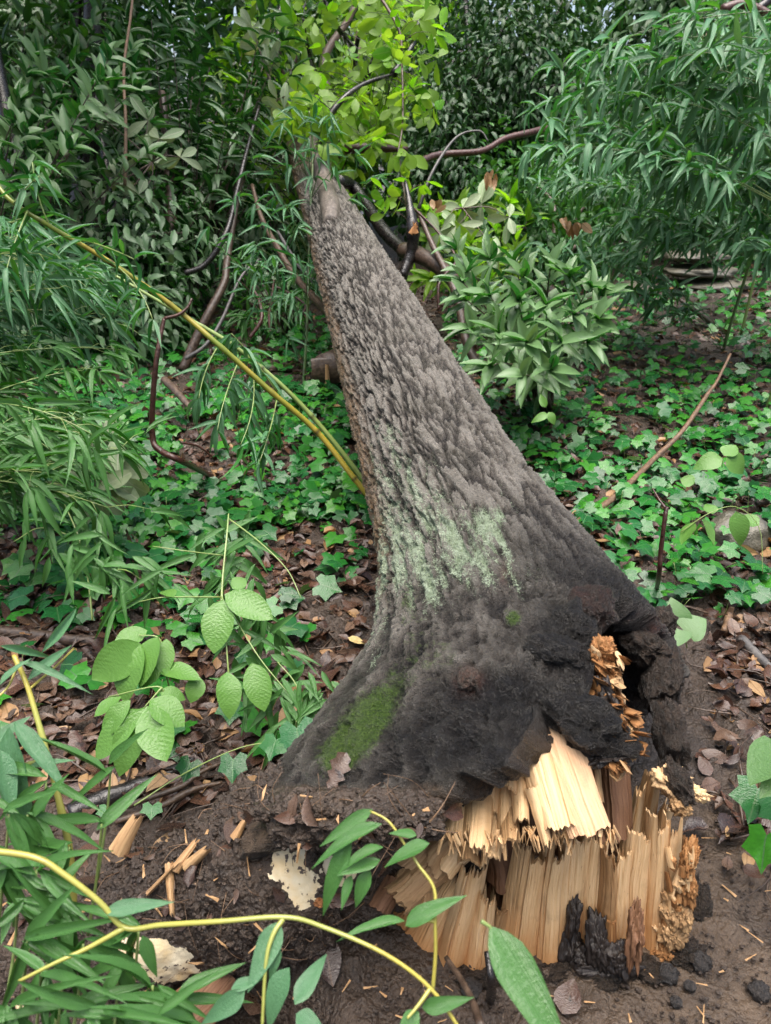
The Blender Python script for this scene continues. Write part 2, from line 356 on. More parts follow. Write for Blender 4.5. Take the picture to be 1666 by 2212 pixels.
# ------------------------------------------------------------------ ground: one sheet to the horizon
def h0(x, y):
    x = np.asarray(x, float); y = np.asarray(y, float)
    r = np.sqrt(x*x+y*y)
    h = .055*np.maximum(0, np.minimum(y, 30)-2.6)*ss(2.4, 4.5, y) + .10*(fbm(x*.7+3, y*.7, o=2, k=5)-.5)*ss(1.6, 3.2, r)
    h = h+.035*np.maximum(0, x-1.2)*ss(1.2, 2.2, x)*(1-ss(8, 20, x))
    return h
def G(x, y, dz=0.):
    d = ray(x, y); z = dz
    for _ in range(40):
        t = (z-CAM[2])/d[2]; p = CAM+d*t; z = .5*z+.5*(float(hfun(p[0], p[1]))+dz)
    return CAM+d*((z-CAM[2])/d[2])
hfun = h0
PIT = G(440, 2165); PIT2 = G(1395, 1600)
def hfun(x, y):
    h = h0(x, y)
    h = h-.26*np.exp(-(((x-PIT[0])/.17)**2+((y-PIT[1]+.02)/.13)**2)**1.5)
    return h
def graded(a, b, step, far, grow=1.22):
    c = list(np.arange(a, b, step)); s_ = step
    while c[-1] < far: s_ *= grow; c.append(c[-1]+s_)
    s_ = step; lo = [a]
    while lo[-1] > -far: s_ *= grow; lo.append(lo[-1]-s_)
    return np.array(lo[:0:-1]+c)
gx = graded(-1.15, 1.5, .0082, 70); gy = graded(.55, 2.6, .0082, 70)
X, Y = np.meshgrid(gx, gy)
nearw = np.exp(-np.maximum(0, np.abs(X-.1)-1.3)/.8)*np.exp(-np.maximum(0, np.abs(Y-1.4)-1.3)/1.2)
rgt = ss(.15, .5, X)*(1-ss(1.1, 1.6, Y))            # trodden mud by the stump
Z = hfun(X, Y)
mound = np.exp(-((X+.35)/.5)**2-((Y-1.0)/.35)**2)
f1, f2, cid = voro(X*38, Y*38, 3); g1, _, cid2 = voro(X*16, Y*16, 9)
crumb = np.maximum(0, .62-f1)*(cid > .35)*.022+np.maximum(0, .55-g1)*(cid2 > .62)*.045
Z = Z+nearw*((fbm(X*5, Y*5, o=4, k=11)-.5)*.06+(fbm(X*28, Y*28, o=4, k=12)-.5)*.026*(1-.55*rgt)+crumb*(1-.7*rgt))
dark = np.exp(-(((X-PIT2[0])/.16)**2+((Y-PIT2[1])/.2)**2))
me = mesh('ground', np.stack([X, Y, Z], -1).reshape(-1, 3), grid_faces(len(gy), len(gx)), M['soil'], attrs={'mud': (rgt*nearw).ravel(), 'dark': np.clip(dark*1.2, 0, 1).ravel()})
thing('ground', 'dark wet soil of the woodland floor', None, data=me, kind='structure')

# ------------------------------------------------------------------ fallen tree
def axis(t):
    t = np.asarray(t, float)
    bend = np.interp(t, [1.7, 2.25, 3.04, 4.15, 5.5, 7.], [0, -.041, -.068, -.108, -.150, -.18])
    c = np.stack([.222-.175*(t-2.25)+bend, .08+.72*(t-2.25), t], -1)
    return CAM + c[..., 0:1]*RGT + c[..., 1:2]*UPV + c[..., 2:3]*FWD
TD = nrm(axis(3.)-axis(2.)); SD = nrm(np.cross(TD, [0, 0, 1.])); ND = np.cross(SD, TD)
def t0f(th):       # how far the torn end reaches, by angle (0 right, 90 top, 180 left)
    d = np.degrees(th) % 360
    return np.interp(d, [0, 25, 50, 68, 84, 98, 120, 145, 165, 185, 215, 240, 270, 320, 360], [1.62, 1.64, 1.62, 1.58, 1.48, 1.38, 1.37, 1.31, 1.34, 1.40, 1.46, 1.54, 1.64, 1.64, 1.62])
def rad(t, th):
    r = np.interp(t, [1.2, 1.7, 2.0, 2.25, 3.04, 4.15, 5.5, 7.0], [.285, .268, .248, .232, .208, .184, .160, .165])
    aL = np.interp(t, [1.3, 1.4, 1.55, 1.7, 1.8, 2.0, 2.2], [.47, .46, .34, .16, .065, .012, 0])
    aR = np.interp(t, [1.3, 1.6, 1.7, 1.8, 1.9, 2.0, 2.15], [.10, .12, .15, .15, .10, .04, 0])
    r = r+aL*np.exp(5.5*(np.cos(th-math.radians(200))-1))+aR*np.exp(6*(np.cos(th-math.radians(337))-1))
    r = r+np.interp(t, [1.3, 1.5, 1.9], [.05, .04, 0])*np.exp(9*(np.cos(th-math.radians(140))-1))
    return r
ts = [1.38]
while ts[-1] < 6.9: ts.append(ts[-1]+.0029*max(1, (ts[-1]/2.0)**1.6))
ts = np.array(ts); NT = 420
th = np.concatenate([np.linspace(-math.pi/2, math.radians(-40), 26, endpoint=False), np.linspace(math.radians(-40), math.radians(235), 374, endpoint=False), np.linspace(math.radians(235), 1.5*math.pi, 20, endpoint=False)])
TT, TH = np.meshgrid(ts, th, indexing='ij')
jag = .11*(fbm(th*3.2, th*0, o=3, k=31)-.5)+.03*(fbm(th*9, th*0+5, o=2, k=33)-.5)
T2 = TT+(t0f(TH)+jag[None, :]-1.38)*np.exp(-(TT-1.38)/.30)
R = rad(T2, TH); s_ = T2*1.245; c_ = TH*.27
base = ss(2.05, 1.55, T2); far = ss(3.6, 5.5, T2)
R = R*(1+.05*(fbm(np.cos(TH)*1.6+4, np.sin(TH)*1.6, s_*2.2, 3, 21)-.5)*(1+base))
wc = c_+.022*(fbm(s_*5, c_*6, o=3, k=41)-.5); ws = s_+.03*(fbm(s_*4+9, c_*9, o=2, k=43)-.5)
na = fbm(wc/.024+4, ws/.125, o=3, k=51); nb_ = fbm(wc/.028-ws*3.2, ws/.14, o=3, k=55)
fa, fb = np.abs(2*na-1), np.abs(2*nb_-1)
rg = np.minimum(ss(.0, .24, fa), .25+.75*ss(.0, .18, fb)); dome = np.clip(fa*2.2, 0, 1)
e1, e2, cid2 = voro(wc/.012+.9*fbm(wc*60, ws*50, o=2, k=57), ws/.015+.9*fbm(wc*55, ws*60, o=2, k=58), 61); rg2 = ss(.0, .26, e2-e1)
q1, q2, cid3 = voro(wc/.0075, ws/.010, 71); rg3 = ss(0, .3, q2-q1)
fine = fbm(wc*150, ws*110, o=3, k=81)
hgt = .50*rg+.14*dome+.12*cid2*rg2+.08*rg2+.10*cid3*rg3+.10*fine
k1 = (1-.50*base)*(1-.35*far)
base2 = ss(1.85, 1.5, T2); k1 = k1*(1-.5*base2)
R = R+k1*(.0150*(rg-.6)+.006*(dome-.4))+.0036*(1-.4*base2)*(1-.3*far)*(rg2*(.4+cid2)-.5)+.0055*(rg3*cid3-.3)*(1-.3*far)+.006*(fine-.5)
PT = axis(T2)+R[..., None]*(np.cos(TH)[..., None]*SD+np.sin(TH)[..., None]*ND)
q3 = PT-np.array([0, 0, 0]); kn = 1-2*np.abs(fbm(q3[..., 0]*13, q3[..., 1]*13, q3[..., 2]*13, 4, 91)-.5)*2; kf = fbm(q3[..., 0]*42, q3[..., 1]*42, q3[..., 2]*42, 4, 92)-.5; kg = 1-4*np.abs(fbm(q3[..., 0]*85, q3[..., 1]*85, q3[..., 2]*85, 3, 94)-.5)
rdir = np.cos(TH)[..., None]*SD+np.sin(TH)[..., None]*ND
PT = PT+rdir*(base2*(.019*(kn-.55)+.022*kf+.007*kg))[..., None]
hgt = hgt*(1-.8*base2)+.8*base2*np.clip(.55*kn+.9*kf+.12*kg, 0, 1)
# ragged collar near the torn end
lipn = np.exp(-(TT-1.38)/.06)
PT = PT+(lipn*.03*(fbm(PT[..., 0]*22, PT[..., 1]*22, PT[..., 2]*22, 4, 95)-.5))[..., None]*ND*2
px = proj(PT); DX, DY = px[..., 0], px[..., 1]
def blob(cx, cy, rx, ry, rot=0):
    a = math.radians(rot); u = (DX-cx)*math.cos(a)+(DY-cy)*math.sin(a); v = -(DX-cx)*math.sin(a)+(DY-cy)*math.cos(a)
    return np.exp(-(u/rx)**2-(v/ry)**2)
vis = (np.sin(TH-math.radians(15)) > -.55)
streak = fbm(wc*45, ws*7, o=3, k=101)
lich = (blob(960, 1190, 130, 110)+.8*blob(880, 1250, 60, 70)+.9*blob(1075, 1125, 28, 60)+.75*blob(808, 1330, 26, 150)+.5*blob(830, 930, 40, 90)+.5*blob(870, 1050, 90, 120)+.35*blob(1140, 1240, 90, 80))*(.50+.6*(streak-.5)*2.2)*(1.15-.5*rg)
lich = np.clip(lich*1.6+.16*blob(930, 1100, 200, 260), 0, 1)*vis
moss = np.clip(1.1*blob(790, 1560, 55, 120, 38)+.9*blob(1108, 1335, 24, 26)+.5*blob(880, 1290, 40, 70)+.45*blob(720, 1640, 60, 50)+.35*blob(980, 1420, 90, 90)+.25*blob(900, 1400, 100, 90), 0, 1)*vis
black = np.clip(1.3*blob(1260, 1420, 130, 130)+1.2*blob(980, 1600, 150, 95)+blob(1080, 1520, 120, 70)+.7*blob(1390, 1300, 110, 140, -25)+.55*blob(680, 1690, 120, 60)+.5*blob(1200, 1180, 120, 90, 40)+base*.16, 0, 1)
black = np.clip(black*(.6+.9*fbm(wc*18, ws*14, o=3, k=111)), 0, 1)
red = np.clip(.9*blob(1012, 1470, 28, 26)+.9*blob(1390, 1355, 45, 26)+.5*blob(1090, 1240, 14, 30)+.4*blob(1330, 1400, 40, 60), 0, 1)
brown = np.clip(ss(math.radians(148), math.radians(178), TH)*ss(math.radians(225), math.radians(190), TH)*ss(1.75, 2.1, T2)*(.3+1.2*fbm(wc*30, ws*10, o=3, k=121)), 0, 1)+.5*ss(5.2, 5.8, T2)*(1-ss(4.5, 4.9, T2)*0)
soil = np.clip(ss(.16, .07, PT[..., 2]+.05*(fbm(PT[..., 0]*14, PT[..., 1]*14, o=3, k=131)-.5))*ss(1.9, 1.6, T2)+1.3*ss(1690, 1745, DY+40*(fbm(DX/60, DY/60, o=3, k=133)-.5)+.06*np.abs(DX-760))*(T2 < 1.9), 0, 1)*(DX < 985)
n = len(ts)
# torn rim turned inward: bark thickness and a dark hollow
inner = []; c0 = axis(T2[0])
for d_, tt_ in ((.012, -.004), (.035, .004), (.055, .03), (.075, .09), (.10, .2), (.14, .32)):
    rr = np.maximum(.03, np.minimum(R[0], rad(T2[0]+tt_+.03, th)-.03)-d_-.02*(fbm(th*9, th*0+d_*90, o=3, k=141)-.3))
    ip = axis(T2[0]+tt_)+rr[:, None]*(np.cos(th)[:, None]*SD+np.sin(th)[:, None]*ND); inner.append(ip+.05*np.stack([fbm(ip[:, 0]*30, ip[:, 1]*30, ip[:, 2]*30, 4, 150+c3)-.5 for c3 in range(3)], -1))
V = np.vstack([np.array(inner[::-1]).reshape(-1, 3), PT.reshape(-1, 3)]); ni = len(inner)*NT
pad = lambda a, v: np.concatenate([np.full(ni, v), np.asarray(a).ravel()])
tree = thing('fallen_tree', 'thick grey furrowed trunk fallen uphill away from its shattered stump, base black and splintered', 'fallen tree', axis(1.9))
o_ = org(tree)
part('trunk', mesh('trunk', V-o_, grid_faces(n+len(inner), NT, True), M['bark'], attrs={'h': pad(hgt, .1), 'lichen': pad(lich, 0), 'moss': pad(moss, 0), 'black': pad(black, .9), 'red': pad(red, .1), 'brown': pad(np.clip(brown, 0, 1), 0), 'soil': pad(soil, 0)}), tree)
TP = PT.reshape(-1, 3); TPX = px.reshape(-1, 3)
def T(x, y, lift=0.):      # point of the trunk surface seen at x, y
    d2 = (TPX[:, 0]-x)**2+(TPX[:, 1]-y)**2
    c = np.where(d2 < max(64, d2.min()*1.5+1))[0]; i = c[np.argmin(TPX[c, 2])]
    return TP[i]-ray(x, y)*lift
def lump(c, r, amp=.35, fr=3., k=0, ax=None, nu=26, nv=16):
    u = np.linspace(0, 2*np.pi, nu, endpoint=False); v = np.linspace(.04, np.pi-.04, nv)
    uu, vv = np.meshgrid(u, v); d = np.stack([np.cos(uu)*np.sin(vv), np.sin(uu)*np.sin(vv), np.cos(vv)], -1).reshape(-1, 3)
    f = 1+amp*2*(fbm(d[:, 0]*fr+7*k, d[:, 1]*fr, d[:, 2]*fr, 4, 200+k)-.5)
    f = f+amp*.55*(fbm(d[:, 0]*fr*4.5+3*k, d[:, 1]*fr*4.5, d[:, 2]*fr*4.5, 4, 230+k)-.5)+amp*.25*(np.abs(fbm(d[:, 0]*fr*7, d[:, 1]*fr*2+k, d[:, 2]*fr*7, 3, 260+k)-.5)*2-.3)
    q = d*f[:, None]*np.asarray(r)
    if ax is not None: q = q@np.asarray(ax)
    return q+np.asarray(c), grid_faces(nv, nu, True)
def splinter(a, b, wa, wb, nd, thick=.012, ragged=.25, nu=10, nv=7, k=0, curl=0., start=.04, rot=None, char=None):
    nu = int(nu*1.5)+1
    a, b = np.asarray(a, float), np.asarray(b, float); L = np.linalg.norm(b-a); ax = (b-a)/L
    sd = nrm(np.cross(ax, nd)); nn = np.cross(sd, ax)
    j = np.arange(nu+1); rr = np.random.default_rng(k+991)
    pid = np.zeros(nu+1, int); c_ = 0
    while c_ <= nu: w_ = int(rr.integers(4, 15)); pid[c_:c_+w_] = pid[max(0, c_-1)]+1; c_ += w_
    pe = rr.random(pid.max()+2); pr = rr.normal(0, 1, pid.max()+2); blk = pe[pid]*.72+.28*rr.random(nu+1)
    e1 = 1-ragged*blk**1.5; e0 = start*rr.random(nu+1)
    wob = (rr.random(nu+1)-.5)*.3/nu; ridge = thick*(.26*pr[pid]+.03*(rr.random(nu+1)-.5))
    v = np.linspace(0, 1, nv+1)[:, None]; vv = e0[None]+(e1-e0)[None]*v
    off = (j/nu-.5+wob)[None]*(wa+(wb-wa)*vv)
    lat = (fbm(vv*3+k, j[None]*0, o=2, k=7)-.5)*.10*wa
    hgt_ = ridge[None]*(.35+vv)+curl*L*(vv**2)+(rr.random((nv+1, nu+1))-.5)*thick*.05 - thick*1.1*(2*np.abs(j/nu-.5))[None]**2
    Fv = a+ax*(vv*L)[..., None]+sd*(off+lat)[..., None]+nn*hgt_[..., None]
    tk = thick*(1-.75*vv**3)
    Bv = Fv-nn*tk[..., None]
    n_ = (nv+1)*(nu+1); Vx = np.vstack([Fv.reshape(-1, 3), Bv.reshape(-1, 3)])
    g = grid_faces(nv+1, nu+1); fs = [g[:, ::-1], g+n_]
    idx = np.arange(n_).reshape(nv+1, nu+1)
    per = np.concatenate([idx[0, :], idx[1:, -1], idx[-1, -2::-1], idx[-2:0:-1, 0]]); p2 = np.roll(per, -1)
    fs.append(np.stack([per, p2, p2+n_, per+n_], -1))
    uvf = np.stack([off+3.1*k, vv*L+.7*k], -1).reshape(-1, 2); uv = np.vstack([uvf, uvf+.13])
    vf = np.concatenate([vv.ravel(), vv.ravel()])
    at = {}
    for nm, spec in (('rot', rot), ('char', char)):
        at[nm] = np.zeros(2*n_) if spec is None else np.clip(ss(spec[0], spec[1], vf+.25*(np.tile((blk-.5)[None].repeat(nv+1, 0).ravel(), 2)))*(spec[2] if len(spec) > 2 else 1), 0, 1)
    return Vx, fs, uv, at
KS = [0]
def spl(parent, name, a, b, wa, wb, mat, nd=None, **kw):
    KS[0] += 1; kw.setdefault('k', KS[0])
    Vx, fs, uv, at = splinter(a, b, wa, wb, -ray(*proj((np.asarray(a)+b)/2)[:2]) if nd is None else nd, **kw)
    at['rnd'] = np.full(len(Vx), U(0, 1))
    return part(name, mesh(name, Vx-org(parent), fs, mat, uv, at, smooth=False), parent)
def px2m(wpx, d): return wpx*d/F
# planks and splinters still hanging from the torn base
def hang(x0, y0, d0, x1, y1, d1, w0, w1, mat, **kw):
    if w0 < 70: kw.setdefault('nd', nrm(-ray(x0, y0)+rng.normal(0, .28, 3)))
    spl(tree, 'splinter', P(x0, y0, d0), P(x1, y1, d1), px2m(w0, d0), px2m(w1, d1), M[mat], **kw)
hang(1140, 1545, 1.25, 1212, 1805, 1.16, 85, 78, 'wood', ragged=.10, nu=14, nv=8, thick=.022)
hang(1182, 1545, 1.25, 1272, 1812, 1.165, 118, 104, 'woodpink', ragged=.06, nu=18, nv=8, thick=.024)
hang(1226, 1600, 1.25, 1308, 1828, 1.185, 26, 26, 'woodbrown', ragged=.2, nu=5, thick=.02)
hang(1150, 1700, 1.19, 1188, 1850, 1.17, 34, 20, 'wood', ragged=.5, nu=7, thick=.01)
for q in ((1092, 1590, 1095, 1700, 80, 92, 'wood'), (1066, 1620, 1060, 1812, 52, 60, 'wood'), (1092, 1640, 1092, 1822, 46, 54, 'wood'), (1118, 1600, 1128, 1798, 42, 48, 'wood'), (1104, 1700, 1112, 1822, 40, 48, 'woodtan'), (1032, 1668, 1018, 1840, 64, 76, 'wood'), (1058, 1740, 1052, 1868, 56, 56, 'wood'), (1000, 1700, 985, 1838, 62, 74, 'wood'), (1015, 1770, 1012, 1862, 44, 52, 'woodtan'), (1075, 1770, 1082, 1838, 40, 46, 'wood')):
    hang(q[0], q[1], 1.27, q[2], q[3], 1.20+U(-.035, .03), q[4]*U(.7, 1.1), q[5]*U(.6, 1.1), q[6], ragged=U(.2, .45), nu=max(6, q[4]//5), nv=7, thick=.016, curl=U(0, .05))
for q in ((1050, 1700, 975, 1790, 70, 70, 'wood'), (1020, 1745, 905, 1868, 66, 60, 'woodtan'), (985, 1780, 862, 1905, 60, 66, 'woodtan'), (1040, 1775, 950, 1880, 54, 50, 'wood'), (960, 1840, 830, 1950, 62, 70, 'woodtan'), (930, 1850, 905, 1960, 44, 56, 'woodtan'), (895, 1880, 868, 1958, 48, 50, 'woodtan'), (860, 1900, 815, 1975, 50, 50, 'woodbrown')):
    hang(q[0], q[1], 1.31, q[2], q[3], 1.28+U(-.02, .02), q[4], q[5], q[6], ragged=.22, nu=10, nv=7, thick=.018)
for q in ((1318, 1640, 1335, 1850, 62, 60, 'woodbrown', 1.36), (1285, 1660, 1300, 1745, 40, 30, 'woodtan', 1.27), (1262, 1650, 1292, 1735, 30, 24, 'rot', 1.26), (1350, 1660, 1362, 1830, 40, 36, 'woodbrown', 1.40), (1245, 1700, 1262, 1850, 90, 80, 'woodbrown', 1.42), (1150, 1700, 1160, 1860, 80, 90, 'woodbrown', 1.42), (1085, 1800, 1095, 1930, 90, 80, 'woodbrown', 1.42)):
    hang(q[0], q[1], q[7], q[2], q[3], q[7]-.02, q[4], q[5], q[6], ragged=.25, nu=10, thick=.02)
def lumpart(parent, name, x, y, d, rx, ry, rz, mat, amp=.3, fr=2.5, rot=0., attrs=None, k=None, label=None, sub=1):
    KS[0] += 1; kk = KS[0] if k is None else k
    a_ = math.radians(rot); e1 = RGT*math.cos(a_)-UPV*math.sin(a_); e2 = RGT*math.sin(a_)+UPV*math.cos(a_)
    Vx, fc = lump(P(x, y, d), (px2m(rx, d), px2m(ry, d), rz), amp, fr, kk, np.array([e1, e2, -FWD]), int(26*sub*1.15), int(16*sub*1.15))
    uv = np.stack([(Vx-P(x, y, d))@e1, (Vx-P(x, y, d))@e2], -1)
    at = {'rnd': np.full(len(Vx), U(0, 1)), 'h': .5+.6*(fbm(Vx[:, 0]*60, Vx[:, 1]*60, Vx[:, 2]*60, 3, kk)-.5)}
    for k_, v_ in (attrs or {}).items(): at[k_] = np.full(len(Vx), v_)
    return part(name, mesh(name, Vx-org(parent), fc, mat, uv, at), parent, label=label)
# orange rotten wood torn open on the right of the base
for i in range(70):
    f = rng.random(); cx = np.interp(f, [0, .25, .5, .75, 1], [1302, 1300, 1312, 1338, 1338]); cyy = np.interp(f, [0, .25, .5, .75, 1], [1392, 1455, 1510, 1570, 1645])
    x0, y0 = cx+U(-26, 30), cyy+U(-18, 18); d0 = 1.28-.06*f+U(-.015, .015); a_ = U(.1, 2.2); ln = U(22, 56)
    hang(x0, y0, d0+.02, x0+ln*math.cos(a_)*.8, y0+ln*math.sin(a_), d0-.015, U(7, 18), U(3, 9), random.choice(['rot', 'rot', 'woodtan', 'wood'] if f < .45 else ['rot', 'rot', 'rot', 'woodtan']), nu=4, nv=4, ragged=.6, thick=.012, nd=nrm(-ray(x0, y0)+rng.normal(0, .35, 3)))
for q in ((1300, 1405, 24, 30), (1312, 1450, 26, 34), (1306, 1500, 20, 30), (1326, 1545, 24, 34), (1345, 1575, 28, 22), (1335, 1610, 24, 34), (1318, 1640, 34, 18)):
    lumpart(tree, 'rotten_wood', q[0], q[1], 1.30-.05*(q[1]-1400)/240, q[2], q[3], .03, M[random.choice(['rot', 'rot', 'woodtan'])], .55, 3.6, U(-25, 25), sub=3)
dB = lambda x, y: proj(T(x, y))[2]
lumpart(tree, 'burl', 1275, 1318, dB(1262, 1310)+.02, 52, 58, .06, M['bark'], .35, 2.2, 20, {'black': .95, 'red': .35}, sub=2)
lumpart(tree, 'burl', 1235, 1360, dB(1225, 1350)+.03, 46, 62, .05, M['bark'], .4, 2.4, 10, {'black': 1.}, sub=2)
lumpart(tree, 'burl', 1215, 1420, dB(1205, 1400)+.02, 80, 44, .05, M['bark'], .45, 2.6, 15, {'black': 1.}, sub=2)
lumpart(tree, 'burl', 1012, 1468, dB(1012, 1468)+.012, 27, 27, .03, M['bark'], .25, 3, 0, {'black': .3, 'red': .6}, sub=2)
lumpart(tree, 'rotten_wood', 1195, 1472, 1.30, 68, 20, .035, M['rot'], .6, 4, -4, sub=2, label='crumbly orange rotten wood under the black lip')
# black flaps of bark and rotten wood around the tear
def flap(x0, y0, d0, x1, y1, d1, w0, w1, mat='char', **kw):
    kw.setdefault('nu', 12); kw.setdefault('nv', 8); kw.setdefault('thick', .022); kw.setdefault('ragged', .25)
    spl(tree, 'bark_flap', P(x0, y0, d0), P(x1, y1, d1), px2m(w0, d0), px2m(w1, d1), M[mat], **kw)
lumpart(tree, 'bark_flap', 1262, 1562, 1.245, 112, 60, .045, M['bark'], .5, 2.2, 22, {'black': 1.}, sub=2)
lumpart(tree, 'bark_flap', 1190, 1520, 1.27, 60, 34, .04, M['bark'], .5, 2.6, 10, {'black': 1.}, sub=2)
lumpart(tree, 'bark_flap', 1310, 1628, 1.25, 60, 18, .03, M['char'], .6, 3, -8, sub=2)
for x, y, rx, ry, rt, mt in ((1036, 1600, 30, 74, 10, 'bark'), (1008, 1650, 34, 80, 14, 'bark'), (975, 1690, 30, 70, 8, 'bark'), (1062, 1575, 22, 50, -4, 'woodbrown'), (948, 1715, 26, 52, 0, 'bark'), (1092, 1552, 34, 34, 0, 'bark'), (1024, 1672, 18, 52, 10, 'woodbrown'), (1138, 1556, 34, 26, 0, 'bark'), (1318, 1520, 22, 56, -18, 'char'), (918, 1740, 24, 44, -8, 'bark'), (1000, 1730, 22, 46, 6, 'char'), (1048, 1640, 16, 60, 6, 'char')):
    d_ = (1.255 if x > 1000 else 1.285)+.0001*(1600-y)
    lumpart(tree, 'bark_flap', x, y, d_, rx, ry, .022, M[mt], .65, 2.6, rt, {'black': .95, 'red': .15}, sub=2)
lumpart(tree, 'bark_flap', 1060, 1565, 1.265, 20, 50, .025, M['bark'], .3, 4, 8, {'black': .3, 'red': .6})
lumpart(tree, 'bark_flap', 1110, 1535, 1.28, 46, 22, .03, M['bark'], .4, 3.5, 0, {'black': .4, 'red': .4})
for i in range(22):
    f = rng.random(); x0 = np.interp(f, [0, 1], [900, 945])+U(-14, 14); y0 = 1748+U(0, 30); ln = U(40, 90)
    hang(x0, y0, 1.33, x0+U(0, 26), y0+ln, 1.30, U(10, 20), U(8, 16), random.choice(['rot', 'woodtan', 'rot']), nu=5, nv=4, ragged=.5, thick=.01)
for i in range(90):
    x0 = U(960, 1330); y0 = np.interp(x0, [960, 1040, 1120, 1330], [1800, 1810, 1800, 1790])+U(-15, 10); ln = U(20, 55)
    hang(x0, y0, 1.19, x0+U(-14, 20), y0+ln, 1.185+U(-.02, .02), U(2, 6), 1.2, 'wood', nu=2, nv=3, ragged=.3, thick=.004)
# right buttress: rough black skin over the hollow
for q in ((1390, 1395, 1.62, 54, 40, .09, 40), (1428, 1470, 1.57, 34, 72, .08, 15), (1446, 1590, 1.50, 30, 80, .06, -8), (1432, 1345, 1.72, 22, 38, .05, 10), (1462, 1690, 1.42, 26, 52, .05, -20)):
    lumpart(tree, 'root', q[0], q[1], q[2], q[3], q[4], q[5], M['bark'], .45, 2.6, q[6], {'black': .85, 'soil': .25, 'red': .15}, sub=2)
# left root running out under the soil
rp = [axis(1.72)-.02*SD-.10*ND, G(815, 1780, .15), G(700, 1815, .125), G(585, 1880, .09), G(435, 1945, .05), G(260, 2010, .03), G(60, 2070, .0), G(-200, 2140, -.05)]
V, fs, uv = tube(rp, [.10, .125, .165, .165, .125, .11, .10, .08], 150, 45)
c_ = V.copy(); nr_ = fbm(V[:, 0]*9, V[:, 1]*9, V[:, 2]*9, 4, 301)-.5; n2_ = fbm(V[:, 0]*45, V[:, 1]*45, V[:, 2]*45, 3, 302)-.5
pp = smooth_path(rp, 45); near = np.concatenate([pp[np.argmin(((v[:, None]-pp[None])**2).sum(2), 1)] for v in np.array_split(V, 60)]); dirs = nrms(V-near+1e-6)
w1, w2, wi = voro(V[:, 0]*34+V[:, 2]*21, V[:, 1]*34-V[:, 2]*17, 311); w3, _, wj = voro(V[:, 0]*75+V[:, 2]*45, V[:, 1]*75, 313)
pxr = proj(V); cm_ = np.maximum.reduce([np.exp(-((pxr[:, 0]-a_)/r_)**2-((pxr[:, 1]-b_)/s_)**2) for a_, b_, r_, s_ in ((626, 1832, 50, 95), (656, 1922, 45, 60), (738, 1868, 50, 65), (330, 2072, 130, 60))])
V = V+dirs*(1-.85*np.clip(1.6*cm_, 0, 1))[:, None]*(.07*nr_+.03*n2_+.030*np.maximum(0, .6-w1)*(wi > .3)+.012*np.maximum(0, .6-w3)*(wj > .3))[:, None]
pxr = proj(V); b2 = lambda cx, cy, rx, ry, a=0: np.exp(-(((pxr[:, 0]-cx)*math.cos(a)+(pxr[:, 1]-cy)*math.sin(a))/rx)**2-((-(pxr[:, 0]-cx)*math.sin(a)+(pxr[:, 1]-cy)*math.cos(a))/ry)**2)
RV = V[front_ := ((dirs*(CAM-V)).sum(1) > .25)]; RD = dirs[front_]; front = ((dirs*(CAM-V)).sum(1) > 0)
cream = front*np.clip(1.15*b2(626, 1832, 36, 80, .35)+1.1*b2(656, 1922, 32, 46, .1)+1.0*b2(738, 1868, 38, 52)+1.15*b2(330, 2072, 105, 46, .25)+.9*b2(45, 2205, 50, 40), 0, 1.2)
orange = front*np.clip(1.1*b2(632, 1768, 44, 26, -.6)+.9*b2(655, 1840, 10, 34, .2)+.8*b2(735, 1830, 34, 30)+.7*b2(690, 1950, 20, 20), 0, 1.2)
keep_ = (np.maximum(cream, orange) < .3)[front_]; RV = RV[keep_]; RD = RD[keep_]
part('root', mesh('root', V-o_, fs, M['root'], uv, {'cream': cream, 'orange': orange}), tree, label='root crusted with dark soil, scraped to cream wood in places')
# limbs at the far end of the trunk
def limb(pts, r, mat, ns=14, name='limb', rough=.12):
    V, fs, uv = tube(pts, r, ns, 8, rough, KS[0]); KS[0] += 1
    part(name, mesh(name, V-o_, fs, mat, uv), tree)
limb([T(716, 475, -.10), T(714, 440, -.02), P(702, 395, 5.0), P(690, 345, 5.05), P(680, 315, 5.15), P(675, 300, 5.2)], [.045, .060, .056, .052, .046, .03], M['limbbark'], rough=.16)
limb([axis(6.6), P(735, 250, 7.4), P(770, 120, 8.0), P(800, -40, 8.8)], [.15, .11, .06, .045], M['stick'])
limb([P(720, 250, 7.2), P(700, 130, 7.6), P(760, 30, 8.2), P(790, -60, 8.5)], [.06, .045, .035, .03], M['stick'], 8)
limb([T(735, 385, -.05), P(760, 400, 5.35), P(790, 440, 5.3), P(830, 500, 5.1), P(880, 545, 4.9), P(935, 560, 4.6)], [.045, .04, .042, .045, .04, .03], M['blacklog'])
limb([P(745, 320, 5.9), P(820, 320, 5.9), P(880, 322, 6)], [.045, .035, .02], M['redtwig'], 8)

